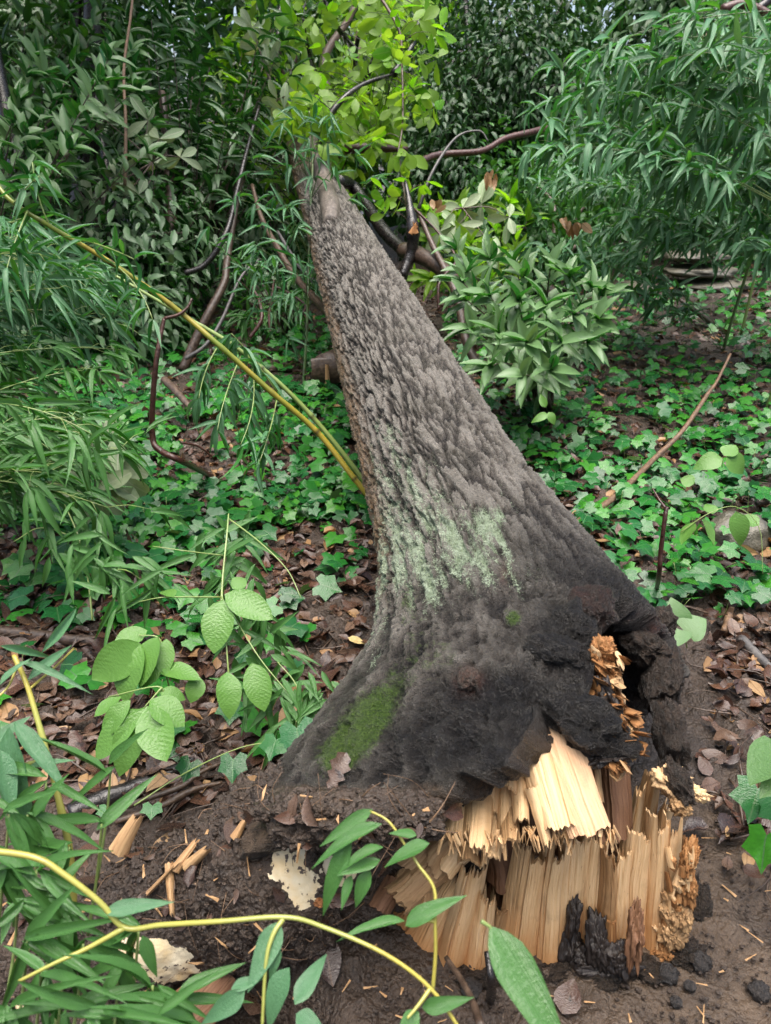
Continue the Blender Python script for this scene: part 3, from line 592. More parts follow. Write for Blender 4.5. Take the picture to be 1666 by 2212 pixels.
# ------------------------------------------------------------------ stump
SB = G(1180, 2060)
stump = thing('stump', 'shattered tree stump of pale upright splinters ringed by black rot in the mud', 'stump', SB)
def onfront(x, y, b, lean=.0):
    hd = np.array([b[0], b[1], 0.])-np.array([CAM[0], CAM[1], 0]); hd = nrm(hd); nn = nrm(-hd*math.cos(lean)+np.array([0, 0, 1.])*math.sin(lean))
    d = ray(x, y); return CAM+d*(((b-CAM)@nn)/(d@nn))
def st(xb, yb, xt, yt, wb, wt, mat, lean=.12, back=0., name='splinter', **kw):
    b = G(xb, yb); back = back+U(-.006, .012); wb, wt = wb*U(.86, 1.), wt*U(.8, 1.)
    if back: b = b+np.array([0, back, 0]); 
    t_ = onfront(xt, yt, b, lean); db = (b-CAM)@FWD; dt = (t_-CAM)@FWD
    kw.setdefault('nu', max(6, int(max(wb, wt)/5))); kw.setdefault('nv', 8); kw.setdefault('ragged', .16); kw.setdefault('thick', .025)
    spl(stump, name, b-np.array([0, 0, .02]), t_, px2m(wb, db), px2m(wt, dt), M[mat], **kw)
for q in ((862, 2090, 965, 1905, 110, 60, 'woodtan', .1, .05), (905, 2092, 992, 1885, 95, 55, 'wood', .1, .02), (968, 2090, 1026, 1862, 78, 56, 'wood', .1, .0), (1020, 2088, 1050, 1935, 70, 40, 'wood', .08, -.01), (1072, 2070, 1090, 1840, 90, 80, 'woodbrown', .1, .10),
          (1060, 2075, 1085, 1960, 66, 40, 'woodtan', .1, .03), (1118, 2062, 1158, 1835, 120, 92, 'wood', .1, 0), (1182, 2074, 1204, 1822, 96, 66, 'wood', .1, -.01), (1225, 2076, 1246, 1815, 70, 76, 'wood', .1, .0), (1270, 2080, 1284, 1818, 72, 66, 'wood', .1, .01),
          (1315, 2085, 1322, 1838, 66, 56, 'woodtan', .1, .0), (1330, 2085, 1345, 1845, 50, 40, 'wood', .1, .01), (1372, 2084, 1382, 1800, 90, 78, 'wood', .1, .02), (1418, 2082, 1424, 1765, 66, 54, 'wood', .1, .02), (1452, 2072, 1452, 1772, 66, 44, 'wood', .1, .03), (1482, 2050, 1486, 1800, 50, 30, 'rot', .1, .05)):
    st(*q[:9], ragged=.14 if q[5] > 60 else .22, rot=(.62, .12, .6) if q[6] != 'woodbrown' else None)
for q in ((1395, 1960, 1388, 1690, 44, 22, 'wood', .05, .10), (1420, 1960, 1412, 1672, 60, 36, 'woodtan', .05, .12), (1440, 1960, 1448, 1735, 44, 24, 'wood', .05, .12), (1372, 1960, 1362, 1742, 40, 22, 'woodbrown', .05, .12), (1300, 1960, 1312, 1800, 120, 90, 'woodbrown', .05, .15), (1200, 1960, 1215, 1800, 140, 120, 'woodbrown', .05, .15)):
    st(*q[:9], ragged=.35, thick=.03)
for i in range(40):
    x0 = U(900, 1490); y0 = 1960; yt = np.interp(x0, [900, 1050, 1150, 1300, 1400, 1490], [1930, 1880, 1835, 1835, 1790, 1800])+U(-25, 30)
    st(x0-.12*(1180-x0)*0, y0+U(0, 80), x0+U(-6, 18), yt, U(8, 20), U(3, 8), random.choice(['wood', 'wood', 'woodtan']), .11, U(-.015, .01), nu=3, nv=5, ragged=.4, thick=.007, name='splinter')
for q in ((1226, 2050, 26, 70, 4), (1238, 1975, 14, 48, 6), (1262, 2070, 34, 34, 0), (1292, 2040, 26, 66, -3), (1346, 2075, 34, 36, 0), (1372, 2020, 16, 70, 6), (1310, 2090, 60, 20, 0)):
    d_ = (onfront(q[0], q[1], G(1290, 2085), .1)-CAM)@FWD-.012
    lumpart(stump, 'rotten_wood', q[0], q[1], d_, q[2], q[3], .018, M['char' if q[0] < 1360 else 'woodbrown'], .75, 2.6, q[4], sub=2)
for q in ((1312, 2062, 1318, 1985, 40, 26, 'rot', -.035), (1330, 2060, 1336, 2020, 30, 40, 'rot', -.035), (1222, 2040, 1226, 1990, 24, 14, 'rot', -.02)):
    st(*q[:7], .1, q[7], ragged=.4, thick=.012, name='rotten_wood', nu=6)
def onstump(x, y, out=.012): return (onfront(x, y, G(1450, 2065)+np.array([0, .02, 0]), .1)-CAM)@FWD-out
for q in ((1432, 2050, 34, 26), (1450, 2010, 30, 40), (1470, 1965, 26, 44), (1484, 1910, 18, 44), (1490, 1850, 12, 40), (1440, 1960, 20, 30)):
    lumpart(stump, 'rotten_wood', q[0], q[1], onstump(q[0], q[1], .006), q[2], q[3], .022, M[random.choice(['rot', 'rot', 'woodtan'])], .55, 3.8, U(-20, 20), sub=3)
for i in range(40):
    f = rng.random(); x0 = np.interp(f, [0, .5, 1], [1432, 1465, 1490])+U(-34, 14); y0 = np.interp(f, [0, .5, 1], [2060, 1975, 1870])+U(-24, 24)
    d_ = onstump(x0, y0, .03); p0 = P(x0, y0, d_); p1 = p0+UPV*U(.0, .05)+RGT*U(-.015, .012)-FWD*U(-.005, .012)
    spl(stump, 'splinter', p0, p1, U(.006, .016), U(.003, .008), M[random.choice(['rot', 'wood', 'woodtan', 'wood'])], nu=3, nv=4, ragged=.5, thick=.006, nd=nrm(-FWD+rng.normal(0, .3, 3)))
for q in ((1452, 1690, 1.42, 40, 30, 'wood', 35), (1495, 1712, 1.42, 34, 16, 'wood', 18), (1470, 1740, 1.40, 22, 20, 'woodtan', 0)):
    lumpart(stump, 'wood_chunk', q[0], q[1], q[2], q[3], q[4], .02, M[q[5]], .7, 3.5, q[6], sub=2)
for q in ((1500, 1960, 34, 60), (1480, 2060, 46, 30), (1400, 2095, 50, 22), (1300, 2105, 60, 20), (1180, 2090, 60, 18), (1060, 2105, 80, 18)):
    b = G(q[0], q[1]); d_ = (b-CAM)@FWD
    lumpart(stump, 'bark', q[0], q[1], d_+.01, q[2], q[3], .035, M['bark'], .55, 3, U(-15, 15), {'black': 1., 'soil': .35}, sub=2)
# soil heaped over the foot of the trunk where the left root leaves it
B = MB(); k_ = 0
for x, y, rx, ry, rz in ((655, 1738, 70, 34, .05), (735, 1752, 90, 44, .06), (830, 1762, 90, 50, .06), (905, 1760, 60, 46, .05), (800, 1800, 120, 40, .05), (600, 1745, 50, 26, .04), (665, 1785, 80, 36, .05)):
    k_ += 1; d_ = proj(T(x, min(y, 1735)))[2]-.005+.02*(y > 1790); Vx, fc = lump(P(x, y, d_), (px2m(rx, d_), px2m(ry, d_), rz), .4, 3, 400+k_, np.array([RGT, UPV, -FWD]), 70, 44)
    w1, _, wi = voro(Vx[:, 0]*60+Vx[:, 2]*41, Vx[:, 1]*60-Vx[:, 2]*37, 411); Vx = Vx-FWD*(.014*np.maximum(0, .6-w1)*(wi > .3))[:, None]
    B.add(Vx, fc); nn_ = nrms(Vx-Vx.mean(0)); f_ = (nn_*(CAM-Vx)).sum(1) > .3; RV = np.vstack([RV, Vx[f_][::3]]); RD = np.vstack([RD, nn_[f_][::3]])
thing('soil_heap', 'crumbly brown soil heaped over the left foot of the trunk', 'soil', P(770, 1790, 1.4), None, B.mesh('soil_heap', M['soil'], P(770, 1790, 1.4)), 'stuff')
# ------------------------------------------------------------------ leaves
def leafgeo(shape, n=5, fold=.25, droop=.3, wave=0., k=0, w=1.0):
    """unit leaf along +x, width 1 across y (scaled later), shape(t) half width; 2 x n quads"""
    t = np.linspace(0, 1, n+1); hw = np.array([max(.012, shape(v)) for v in t])*w
    r_ = np.random.default_rng(k+55)
    z = -droop*t**2; x = t*(1-.18*droop*t)
    V = []; uv = []
    for i in range(n+1):
        wv = wave*(r_.random(3)-.5)
        for j, sgn in enumerate((-1, 0, 1)):
            V.append((x[i], sgn*hw[i], z[i]+(abs(sgn)*fold*hw[i]*.22)+wv[j])); uv.append((.5+.5*sgn*hw[i]/max(hw), t[i]))
    return np.array(V), grid_faces(n+1, 3), np.array(uv)
lance = lambda t: .5*(min(1, t/.24)**.6)*(1-max(0, (t-.24)/.76)**1.7)
ellip = lambda t: .5*math.sin(math.pi*min(1, (.06+.94*t)**.85))**.75 if t < .98 else .03
obov = lambda t: .5*(math.sin(math.pi*min(1, t**1.5))**.7 if t < .97 else .35)
ovate = lambda t: .5*(math.sin(math.pi*min(1, t**.75))**.8)
heart = lambda t: .5*(math.sin(math.pi*min(1, (.12+.88*t)**.6))**.8)
LEAF = {
 'blade': [leafgeo(lance, 10, .7, d, .012, i+20) for i, d in enumerate((.06, .18, .32))],
 'bamboo': [leafgeo(lance, 6, .8, d, 0, i) for i, d in enumerate((.06, .2, .36, .6))],
 'laurel': [leafgeo(ellip, 5, .9, d, .02, i) for i, d in enumerate((.05, .2, .4))],
 'obov': [leafgeo(obov, 5, .5, d, .03, i) for i, d in enumerate((.05, .2, .35))],
 'ovate': [leafgeo(ovate, 6, .6, d, .04, i) for i, d in enumerate((.05, .25, .45))],
 'hickory': [leafgeo(lambda t: .5*(math.sin(math.pi*min(1, t**.95))**.72), 9, .6, d, .03, i) for i, d in enumerate((.10, .3, .45))],
 'heart': [leafgeo(heart, 6, .5, d, .03, i) for i, d in enumerate((.1, .3))],
 'small': [leafgeo(ellip, 2, .5, d, 0, i) for i, d in enumerate((.1, .5))],
 'mid': [leafgeo(ellip, 3, .7, d, .03, i) for i, d in enumerate((.1, .3, .5))],
 'dead': [leafgeo(ovate, 5, f, d, wv, i) for i, (f, d, wv) in enumerate(((1.2, .15, .10), (-.8, -.2, .12), (2.2, .4, .1), (.4, -.1, .12), (2.6, .1, .12), (.2, .05, .08)))],
}
def ivygeo(k):
    a = np.radians([180, 150, 118, 92, 62, 36, 14, 0, -14, -36, -62, -92, -118, -150])
    r = np.array([.12, .44, .52, .42, .60, .48, .55, .76, .55, .48, .60, .42, .52, .44])*(1+.12*(np.random.default_rng(k).random(14)-.5))
    o = np.stack([np.cos(a)*r, np.sin(a)*r*1.08, -.22*r**2+.10*np.abs(np.sin(a*2.5))*r], -1)
    V = np.vstack([[0, 0, .03], o])+[.28, 0, 0]
    j = np.arange(14); f = np.stack([np.zeros(14, int), 1+(j+1) % 14, 1+j], -1)
    return V, f, np.stack([.5+V[:, 1], V[:, 0]], -1)
LEAF['ivy'] = [ivygeo(k) for k in range(4)]
def oakgeo(k):
    t = np.linspace(0, 1, 9); hw = np.array([.02, .22, .16, .36, .22, .42, .26, .28, .03]); r_ = np.random.default_rng(k)
    V = []; uv = []
    for i in range(9):
        for s in (-1, 0, 1):
            V.append((t[i], s*hw[i], .12*abs(s)*hw[i]*2+.08*(r_.random()-.5)+.15*t[i]**2)); uv.append((.5+s*hw[i], t[i]))
    return np.array(V), grid_faces(9, 3), np.array(uv)
LEAF['oak'] = [oakgeo(1), oakgeo(2)]
_lm = {}
def leafmesh(kind, v, mat, name='leaf'):
    key = (kind, v, mat, name)
    if key not in _lm:
        g = LEAF[kind][v]; _lm[key] = mesh(name, g[0], g[1], M[mat], g[2])
    return _lm[key]
def frames(pos, d, up, ln, wd):
    """matrices n x 4 x 4: x along the leaf, z its upper face"""
    d = nrms(d); s = nrms(np.cross(up, d)); u = np.cross(d, s)
    m = np.zeros((len(pos), 4, 4)); ln = np.broadcast_to(ln, len(pos)); wd = np.broadcast_to(wd, len(pos))
    m[:, :3, 0] = d*ln[:, None]; m[:, :3, 1] = s*wd[:, None]; m[:, :3, 2] = u*ln[:, None]; m[:, :3, 3] = pos; m[:, 3, 3] = 1
    return m
class Leaves:
    def __init__(s): s.p = []; s.d = []; s.u = []; s.l = []; s.w = []
    def add(s, p, d, u, l, w): s.p.append(p); s.d.append(d); s.u.append(u); s.l.append(l); s.w.append(w)
def put(root, kind, mat, ms, n_ind=300, name='leaf', rest='leaves', thinglabel=None, minpx=14):
    """leaves of one plant: those that show largest become objects, the others one mesh"""
    if not len(ms): return
    nv = len(LEAF[kind]); var = rng.integers(0, nv, len(ms))
    q = proj(ms[:, :3, 3]+ms[:, :3, 0]*.5); inn = (q[:, 0] > -30) & (q[:, 0] < PW+30) & (q[:, 1] > -30) & (q[:, 1] < PH+30) & (q[:, 2] > .2)
    size = np.linalg.norm(ms[:, :3, 0], axis=1)*F/np.maximum(q[:, 2], .2)
    score = np.where(inn, size, 0); order = np.argsort(-score)[:n_ind]; order = order[score[order] > minpx]
    o0 = org(root)
    for i in order:
        m_ = ms[i].copy(); m_[:3, 3] -= o0
        part(name, leafmesh(kind, int(var[i]), mat, name), root, m_)
    keep = np.ones(len(ms), bool); keep[order] = False
    V = []; Fc = []; uv = []; rr = []; n0 = 0
    for v in range(nv):
        idx = np.where(keep & (var == v))[0]
        if not len(idx): continue
        g = LEAF[kind][v]; k_ = len(g[0])
        VV = np.einsum('nij,kj->nki', ms[idx][:, :3, :3], g[0])+ms[idx][:, None, :3, 3]
        V.append(VV.reshape(-1, 3)-o0); Fc.append((g[1][None]+(np.arange(len(idx))*k_)[:, None, None]).reshape(-1, g[1].shape[1])+n0)
        uv.append(np.tile(g[2], (len(idx), 1))); rr.append(np.repeat(rng.random(len(idx)), k_)); n0 += len(idx)*k_
    if V: part(rest, mesh(rest, np.concatenate(V), np.concatenate(Fc), M[mat], np.concatenate(uv), {'rnd': np.concatenate(rr)}), root, kind='stuff')
def rv(n, s=1.): return rng.normal(0, s, (n, 3))
Z1 = np.array([0, 0, 1.])
CLEAR = []
# ------------------------------------------------------------------ bamboo
def bez(a, b, c, n):
    t = np.linspace(0, 1, n)[:, None]; return (1-t)**2*a+2*t*(1-t)*b+t*t*c
def culm_part(root, pts, r, mat, nodes=.28, ns=10, name='culm'):
    V, fs, uv = tube(pts, r, ns, 14, nodes=nodes)
    nd = np.zeros(len(V)); L = uv[:, 1]
    nd = np.exp(-(((L-nodes*.5+nodes*.5) % nodes-nodes*.5)/.0045)**2)
    part(name, mesh(name, V-org(root), fs, M[mat], uv, {'node': nd, 'rnd': np.full(len(V), U(0, 1))}), root)
def bamboo(label, culms, ends, leaf=.15, wid=.022, mat='bamboo', cmat='culm_green', cr=.011, step=.055, kper=(2, 5), droop=.8, n_ind=300, lift=.25, group=None, frac=.3, outward=None, tw=.09, nodes=.28, minpx=14, spread=.45):
    base = np.asarray(culms[0][0], float)
    root = thing('bamboo', label, 'bamboo', base, group)
    for c in culms: culm_part(root, c, [cr, cr*.8, cr*.45], cmat, nodes)
    cp = np.concatenate([smooth_path(c, 10) for c in culms]); B = MB(); L = Leaves()
    for e in ends:
        e = np.asarray(e, float)
        cand = cp[np.argsort(np.linalg.norm(cp-e+np.array([0, 0, .25]), axis=1))[:6]]; a = cand[rng.integers(0, len(cand))]
        dist = np.linalg.norm(e-a); mid = (a+e)/2+Z1*lift*dist+rv(1, .06*dist)[0]
        n = max(4, int(dist/step)); b = bez(a, mid, e, n+1)
        V, fs, uv = tube(b[::max(1, n//7)] if n > 8 else b, [.0032, .0022, .0011], 5, 2); B.add(V, fs, uv)
        for i in range(int(n*frac), n+1):
            tg = nrm(b[min(n, i+1)]-b[i-1]); sd = nrm(np.cross(tg, Z1))*(1 if i % 2 else -1)
            td = nrm(tg*U(.3, 1)+sd*U(.2, 1)+Z1*U(-.35, .25)); tp = b[i]+td*tw*U(.4, 1.2)
            V, fs, uv = tube([b[i], (b[i]+tp)/2+Z1*.01, tp], [.0013, .0008], 3, 2); B.add(V, fs, uv)
            for _ in range(rng.integers(*kper)):
                d = nrm(td*U(.3, 1.1)+rv(1, spread)[0]+(np.zeros(3) if outward is None else np.asarray(outward)*U(0, 1))-Z1*droop*U(.3, 1.3))
                up = nrm(Z1+rv(1, .40)[0]+.5*nrm(CAM-tp))
                l_ = leaf*U(.6, 1.15); L.add(tp+rv(1, .008)[0], d, up, l_, wid*U(.8, 1.2)*l_/leaf)
    part('branches', B.mesh('branches', M[cmat], base), root, kind='stuff')
    put(root, 'bamboo', mat, frames(np.array(L.p), np.array(L.d), np.array(L.u), np.array(L.l), np.array(L.w)), n_ind, minpx=minpx)
    return root
def ends_in(n, x0, x1, y0, y1, d0, d1, cond=None):
    out = []
    while len(out) < n:
        x, y = U(x0, x1), U(y0, y1)
        if cond is None or cond(x, y): out.append(P(x, y, U(d0, d1)))
    return out
def gnd(x, y): return np.array([x, y, float(hfun(x, y))])
rightmass = lambda x, y: (x > 1110+.00045*(y-250)**2 if y < 700 else x > 1330) and not (1390 < x < 1640 and y > 545)
# right: arching bamboo hanging over the flagstones
specs = [('bamboo with drooping blue-green leaves hanging from the upper right corner', 2.1, 3.9, ends_in(15, 1130, 1420, 60, 330, 3.5, 4.4, rightmass)),
 ('bamboo clump arching leftward above the flat stone slabs at right', 2.6, 4.4, ends_in(15, 1380, 1690, 20, 330, 3.7, 4.8)),
 ('dense bamboo thicket against the right edge, halfway up', 3.1, 4.6, ends_in(16, 1380, 1700, 330, 570, 4.0, 4.9, rightmass)),
 ('bamboo with long hanging sprays between laurel bush and right thicket', 2.4, 5.2, ends_in(16, 1150, 1400, 330, 590, 4.4, 5.3, rightmass)),
 ('rear bamboo standing in shade behind the drooping right hand clumps', 3.2, 6.0, ends_in(16, 1200, 1700, 0, 560, 5.2, 6.2))]
for i, (lb, bx, by, en) in enumerate(specs):
    b0 = gnd(bx, by); b1 = gnd(bx+.25, by+.3)
    bamboo(lb, [[b0, b0+[.1, 0, 1.2], b0+[-.1, -.05, 2.3], b0+[-.7, -.2, 3.0]], [b1, b1+[.1, .1, 1.3], b1+[.2, 0, 2.6]]], en, leaf=.175, wid=.030, cmat='culm_dark', kper=(3, 6), droop=.6, step=.06, outward=(-.25, -.2, 0), spread=.75, group='bamboo clumps at the right', lift=.18)
# left: bamboo mass beyond the leaning culms
specs = [('bamboo with many arching leafy sprays below the leaning yellow culm', -1.9, 2.5, ends_in(15, -40, 330, 520, 780, 2.3, 3.1, lambda x, y: y > 440+.62*x+40), .15, 'bamboo'),
 ('bamboo spraying dark narrow leaves over ivy along the left edge', -1.7, 2.2, ends_in(13, -40, 300, 740, 1000, 2.0, 2.8), .14, 'bamboo_dark'),
 ('bamboo with bright leaf fans under the tip of the leaning culm', -1.8, 2.9, ends_in(14, -40, 420, 430, 620, 2.5, 3.3, lambda x, y: y > 420+.55*x and y < 700), .15, 'bamboo'),
 ('short bamboo shoots trailing over ivy near the pale upturned leaves', -1.5, 2.0, ends_in(8, 40, 360, 900, 1150, 1.9, 2.4), .14, 'bamboo_dark')]
for lb, bx, by, en, lf, mt in specs:
    b0 = gnd(bx, by); b1 = gnd(bx-.2, by+.25)
    bamboo(lb, [[b0, b0+[.05, 0, .6], b0+[.15, -.05, 1.2], b0+[.4, -.1, 1.7]], [b1, b1+[0, .1, .7], b1+[.1, 0, 1.6]]], en, leaf=lf, wid=.019, mat=mt, cmat='culm_green', cr=.007, kper=(3, 6), droop=.5, step=.05, group='bamboo at the left', lift=.2, outward=(.3, -.1, 0))
# middle: light spray of bamboo beside the far trunk
b0 = gnd(-.45, 5.0)
bamboo('slender bamboo with small light leaves hanging beside the far end of the trunk', [[P(655, 850, 4.6), P(664, 680, 4.6), P(670, 480, 4.65), P(676, 330, 4.7), P(668, 240, 4.6)]],
       [P(*q) for q in ((600, 290, 4.3), (560, 360, 4.2), (520, 430, 4.2), (480, 500, 4.1), (560, 520, 4.2), (610, 450, 4.3), (640, 560, 4.2), (700, 300, 4.4), (760, 330, 4.5), (790, 400, 4.5), (640, 250, 4.4), (700, 240, 4.4), (590, 600, 4.2), (500, 560, 4.2), (545, 640, 4.3))], leaf=.15, wid=.02, cmat='culm_dark', cr=.010, kper=(2, 5), droop=.65, step=.07, lift=.15)
# the leaning pair of culms
r1 = thing('leaning_bamboo', 'long bare yellow bamboo culm leaning left from behind the trunk, dark rings at its nodes', 'bamboo', P(800, 1075, 2.9))
culm_part(r1, [P(806, 1085, 2.9), P(762, 1029, 2.88), P(685, 933, 2.85), P(582, 843, 2.75), P(480, 752, 2.65), P(375, 663, 2.6), P(240, 568, 2.45), P(110, 490, 2.35), P(20, 430, 2.3), P(-30, 360, 2.3)], [.0118, .011, .0098, .008, .006], 'culm_olive', .235, 14)
B = MB(); L = Leaves()
for a, b_, c in (((30, 440, 2.3), (60, 400, 2.25), (85, 380, 2.25)), ((110, 490, 2.35), (80, 440, 2.3), (70, 350, 2.3)), ((230, 560, 2.45), (300, 600, 2.4), (330, 690, 2.35)), ((60, 455, 2.3), (30, 520, 2.2), (10, 600, 2.2)), ((150, 515, 2.4), (210, 520, 2.35), (290, 560, 2.3))):
    bb = bez(P(*a), P(*b_), P(*c), 8); V, fs, uv = tube(bb, [.003, .0015], 5, 2); B.add(V, fs, uv)
    for i in range(2, 8):
        for _ in range(2): L.add(bb[i], nrm(rv(1, .6)[0]+(bb[-1]-bb[0])*.8-Z1*.5), nrm(Z1+rv(1, .3)[0]), U(.09, .14), U(.014, .02))
part('branches', B.mesh('branches', M['culm_green'], org(r1)), r1, kind='stuff')
put(r1, 'bamboo', 'bamboo', frames(*map(np.array, (L.p, L.d, L.u, L.l, L.w))))
r2 = thing('leaning_bamboo', 'thinner pale green bamboo culm leaning just above the yellow one beside the trunk', 'bamboo', P(800, 1055, 3.0))
culm_part(r2, [P(808, 1068, 3.0), P(740, 978, 2.97), P(687, 914, 2.95), P(625, 848, 2.9), P(562, 792, 2.85), P(492, 738, 2.8), P(400, 684, 2.75), P(325, 640, 2.7), P(250, 596, 2.65)], [.0105, .0095, .008, .005], 'culm_green', .27, 12)
B = MB(); L = Leaves()
for a, b_, c in (((600, 850, 2.9), (540, 760, 2.8), (500, 720, 2.75)), ((545, 790, 2.85), (560, 880, 2.7), (520, 960, 2.6)), ((520, 770, 2.8), (480, 860, 2.65), (470, 930, 2.6)), ((600, 850, 2.9), (590, 920, 2.7), (560, 1000, 2.65)), ((480, 735, 2.8), (440, 790, 2.7), (430, 860, 2.6))):
    bb = bez(P(*a), P(*b_), P(*c), 8); V, fs, uv = tube(bb, [.003, .0013], 5, 2); B.add(V, fs, uv)
    for i in range(2, 8):
        for _ in range(3): L.add(bb[i], nrm(rv(1, .5)[0]+(bb[-1]-bb[0])*.4-Z1*.9), nrm(Z1+rv(1, .4)[0]+.4*nrm(CAM-bb[i])), U(.10, .16), U(.016, .021))
part('branches', B.mesh('branches', M['culm_green'], org(r2)), r2, kind='stuff')
put(r2, 'bamboo', 'bamboo', frames(*map(np.array, (L.p, L.d, L.u, L.l, L.w))))

# low bamboo shoot reaching over the litter left of the trunk
def sprig(label, stems, leaves, mat='bamboo', cmat='culm_green', kind='blade', name='bamboo', cat='bamboo', group=None, r=.0021, lname='leaf'):
    """stems: pixel polylines with depth; leaves: base, tip (x, y, depth) and width in pixels"""
    root = thing(name, label, cat, P(*stems[0][0]), group)
    for s in stems:
        rr = s[-1] if not isinstance(s[-1], tuple) else r; pts = [P(*q) for q in s if isinstance(q, tuple)]
        V, fs, uv = tube(pts, [rr, rr*.55], 8, 6, nodes=.11 if rr > .004 else None)
        nd = np.exp(-((uv[:, 1]-.055) % .11/.004)**2) if rr > .004 else np.zeros(len(V))
        part('stem', mesh('stem', V-org(root), fs, M[cmat], uv, {'node': nd, 'rnd': np.full(len(V), U(0, 1))}), root)
    if leaves:
        p = np.array([P(*l[0]) for l in leaves]); q = np.array([P(*l[1]) for l in leaves]); wd = np.array([px2m(l[2], .5*(l[0][2]+l[1][2])) for l in leaves])
        up = nrms(nrms(CAM-p)*.7+Z1*.8+rv(len(p), .34)); put(root, kind, mat, frames(p, q-p, up, np.linalg.norm(q-p, axis=1)*(1.1 if kind == 'blade' else 1.), wd*(.88 if kind == 'blade' else 1.08)), name=lname)
    return root
L = []
for i in range(95):
    f = rng.random(); x = np.interp(f, [0, .35, .7, 1], [470, 485, 560, 640])+U(-55, 70); y = np.interp(f, [0, .35, .7, 1], [1130, 1260, 1420, 1540])+U(-50, 40); d = 2.05-.35*f
    a_ = math.radians(U(20, 160)) if rng.random() < .75 else math.radians(U(-40, 220)); ln = U(60, 115)
    L.append(((x, y, d), (x+ln*math.cos(a_), y+ln*math.sin(a_), d-U(-.03, .05)), U(13, 22)))
sprig('low bamboo shoot with wet dark leaves arching over brown litter left of the trunk base', [[(478, 1310, 1.85), (482, 1240, 1.9), (490, 1160, 1.95), (494, 1110, 2.0), .0034], [(478, 1290, 1.85), (505, 1330, 1.8), (560, 1420, 1.72), (625, 1500, 1.66)], [(494, 1120, 2.), (560, 1170, 1.9), (620, 1230, 1.85), (650, 1290, 1.8)], [(482, 1200, 1.9), (400, 1190, 1.85), (330, 1180, 1.85)], [(480, 1290, 1.85), (360, 1290, 1.8), (300, 1300, 1.8)]], L, 'bamboo_dark', 'culm_green')
L = []
for i in range(70):
    f = rng.random(); x = np.interp(f, [0, .5, 1], [90, 210, 320])+U(-70, 60); y = np.interp(f, [0, .5, 1], [1130, 1190, 1290])+U(-60, 50); d = 2.05-.2*f
    a_ = math.radians(U(30, 150)) if rng.random() < .7 else math.radians(U(-30, 210)); ln = U(60, 110)
    L.append(((x, y, d), (x+ln*math.cos(a_), y+ln*math.sin(a_), d-U(-.03, .05)), U(12, 20)))
sprig('low bamboo shoot with narrow wet leaves over ivy left of the pale upturned leaves', [[(200, 1340, 1.95), (190, 1250, 1.98), (170, 1160, 2.0), (140, 1090, 2.05), .0028], [(195, 1280, 1.97), (260, 1230, 1.95), (330, 1270, 1.9)], [(172, 1165, 2.), (90, 1140, 2.0), (30, 1170, 2.0)]], L, 'bamboo_dark', 'culm_green')
L = []
for i in range(26):
    x, y = U(600, 720), U(1440, 1590); a_ = math.radians(U(20, 160)); ln = U(50, 95); L.append(((x, y, 1.66), (x+ln*math.cos(a_), y+ln*math.sin(a_), 1.63), U(12, 20)))
sprig('few dark bamboo leaves on a thin stem close to the left foot of the trunk', [[(690, 1660, 1.6), (670, 1570, 1.65), (640, 1480, 1.68), (600, 1430, 1.7)]], L, 'bamboo_dark', 'culm_green')
# foreground, lower left
sprig('thick bright yellow bamboo stem standing among leaves at the lower left edge', [[(160, 2010, 1.02), (152, 1850, 1.02), (130, 1740, 1.02), (105, 1640, 1.03), (62, 1490, 1.05), (30, 1415, 1.06), .0058], [(105, 1640, 1.03), (60, 1650, 1.0), (0, 1665, .98), (-40, 1672, .98), .0035], [(40, 1425, 1.06), (20, 1480, 1.04), (-20, 1520, 1.02)], [(62, 1490, 1.05), (120, 1440, 1.1), (160, 1400, 1.15)]],
   [((60, 1470, 1.05), (150, 1395, 1.12), 26), ((0, 1395, 1.05), (120, 1420, 1.1), 20), ((40, 1430, 1.05), (190, 1490, 1.05), 22), ((90, 1410, 1.08), (180, 1300, 1.2), 24), ((-10, 1600, 1.), (60, 1550, 1.02), 30), ((30, 1560, 1.), (140, 1700, .98), 44), ((20, 1570, 1.), (50, 1880, .97), 78), ((0, 1620, .98), (30, 1760, .96), 50), ((60, 1660, 1.), (155, 1640, 1.), 22), ((0, 1480, 1.03), (55, 1420, 1.04), 24)], 'bamboo', 'culm_yellow')
sprig('yellow bamboo stem crossing low in front of the soil mound, zigzagging at its nodes', [[(-40, 1835, .80), (75, 1852, .80), (140, 1890, .80), (215, 1948, .80), (270, 2004, .80), (350, 1998, .80), (480, 1990, .79), (615, 1981, .79), (700, 2003, .79), (830, 2060, .78), (930, 2135, .77), (1005, 2240, .76), .0036], [(270, 2004, .8), (190, 2048, .79), (120, 2080, .78), (40, 2120, .77), .003], [(612, 1985, .79), (590, 2020, .78), (575, 2080, .77), (566, 2230, .76), .003]],
   [((225, 1972, .8), (362, 1948, .8), 40), ((605, 1990, .79), (540, 2132, .76), 62), ((625, 2090, .77), (560, 2225, .75), 62), ((637, 2170, .76), (702, 2058, .79), 48), ((530, 2138, .76), (436, 2216, .75), 52), ((500, 2136, .76), (570, 2110, .77), 30), ((640, 2190, .76), (700, 2230, .75), 50), ((600, 2040, .78), (585, 2120, .77), 30)], 'bamboo', 'culm_yellow')
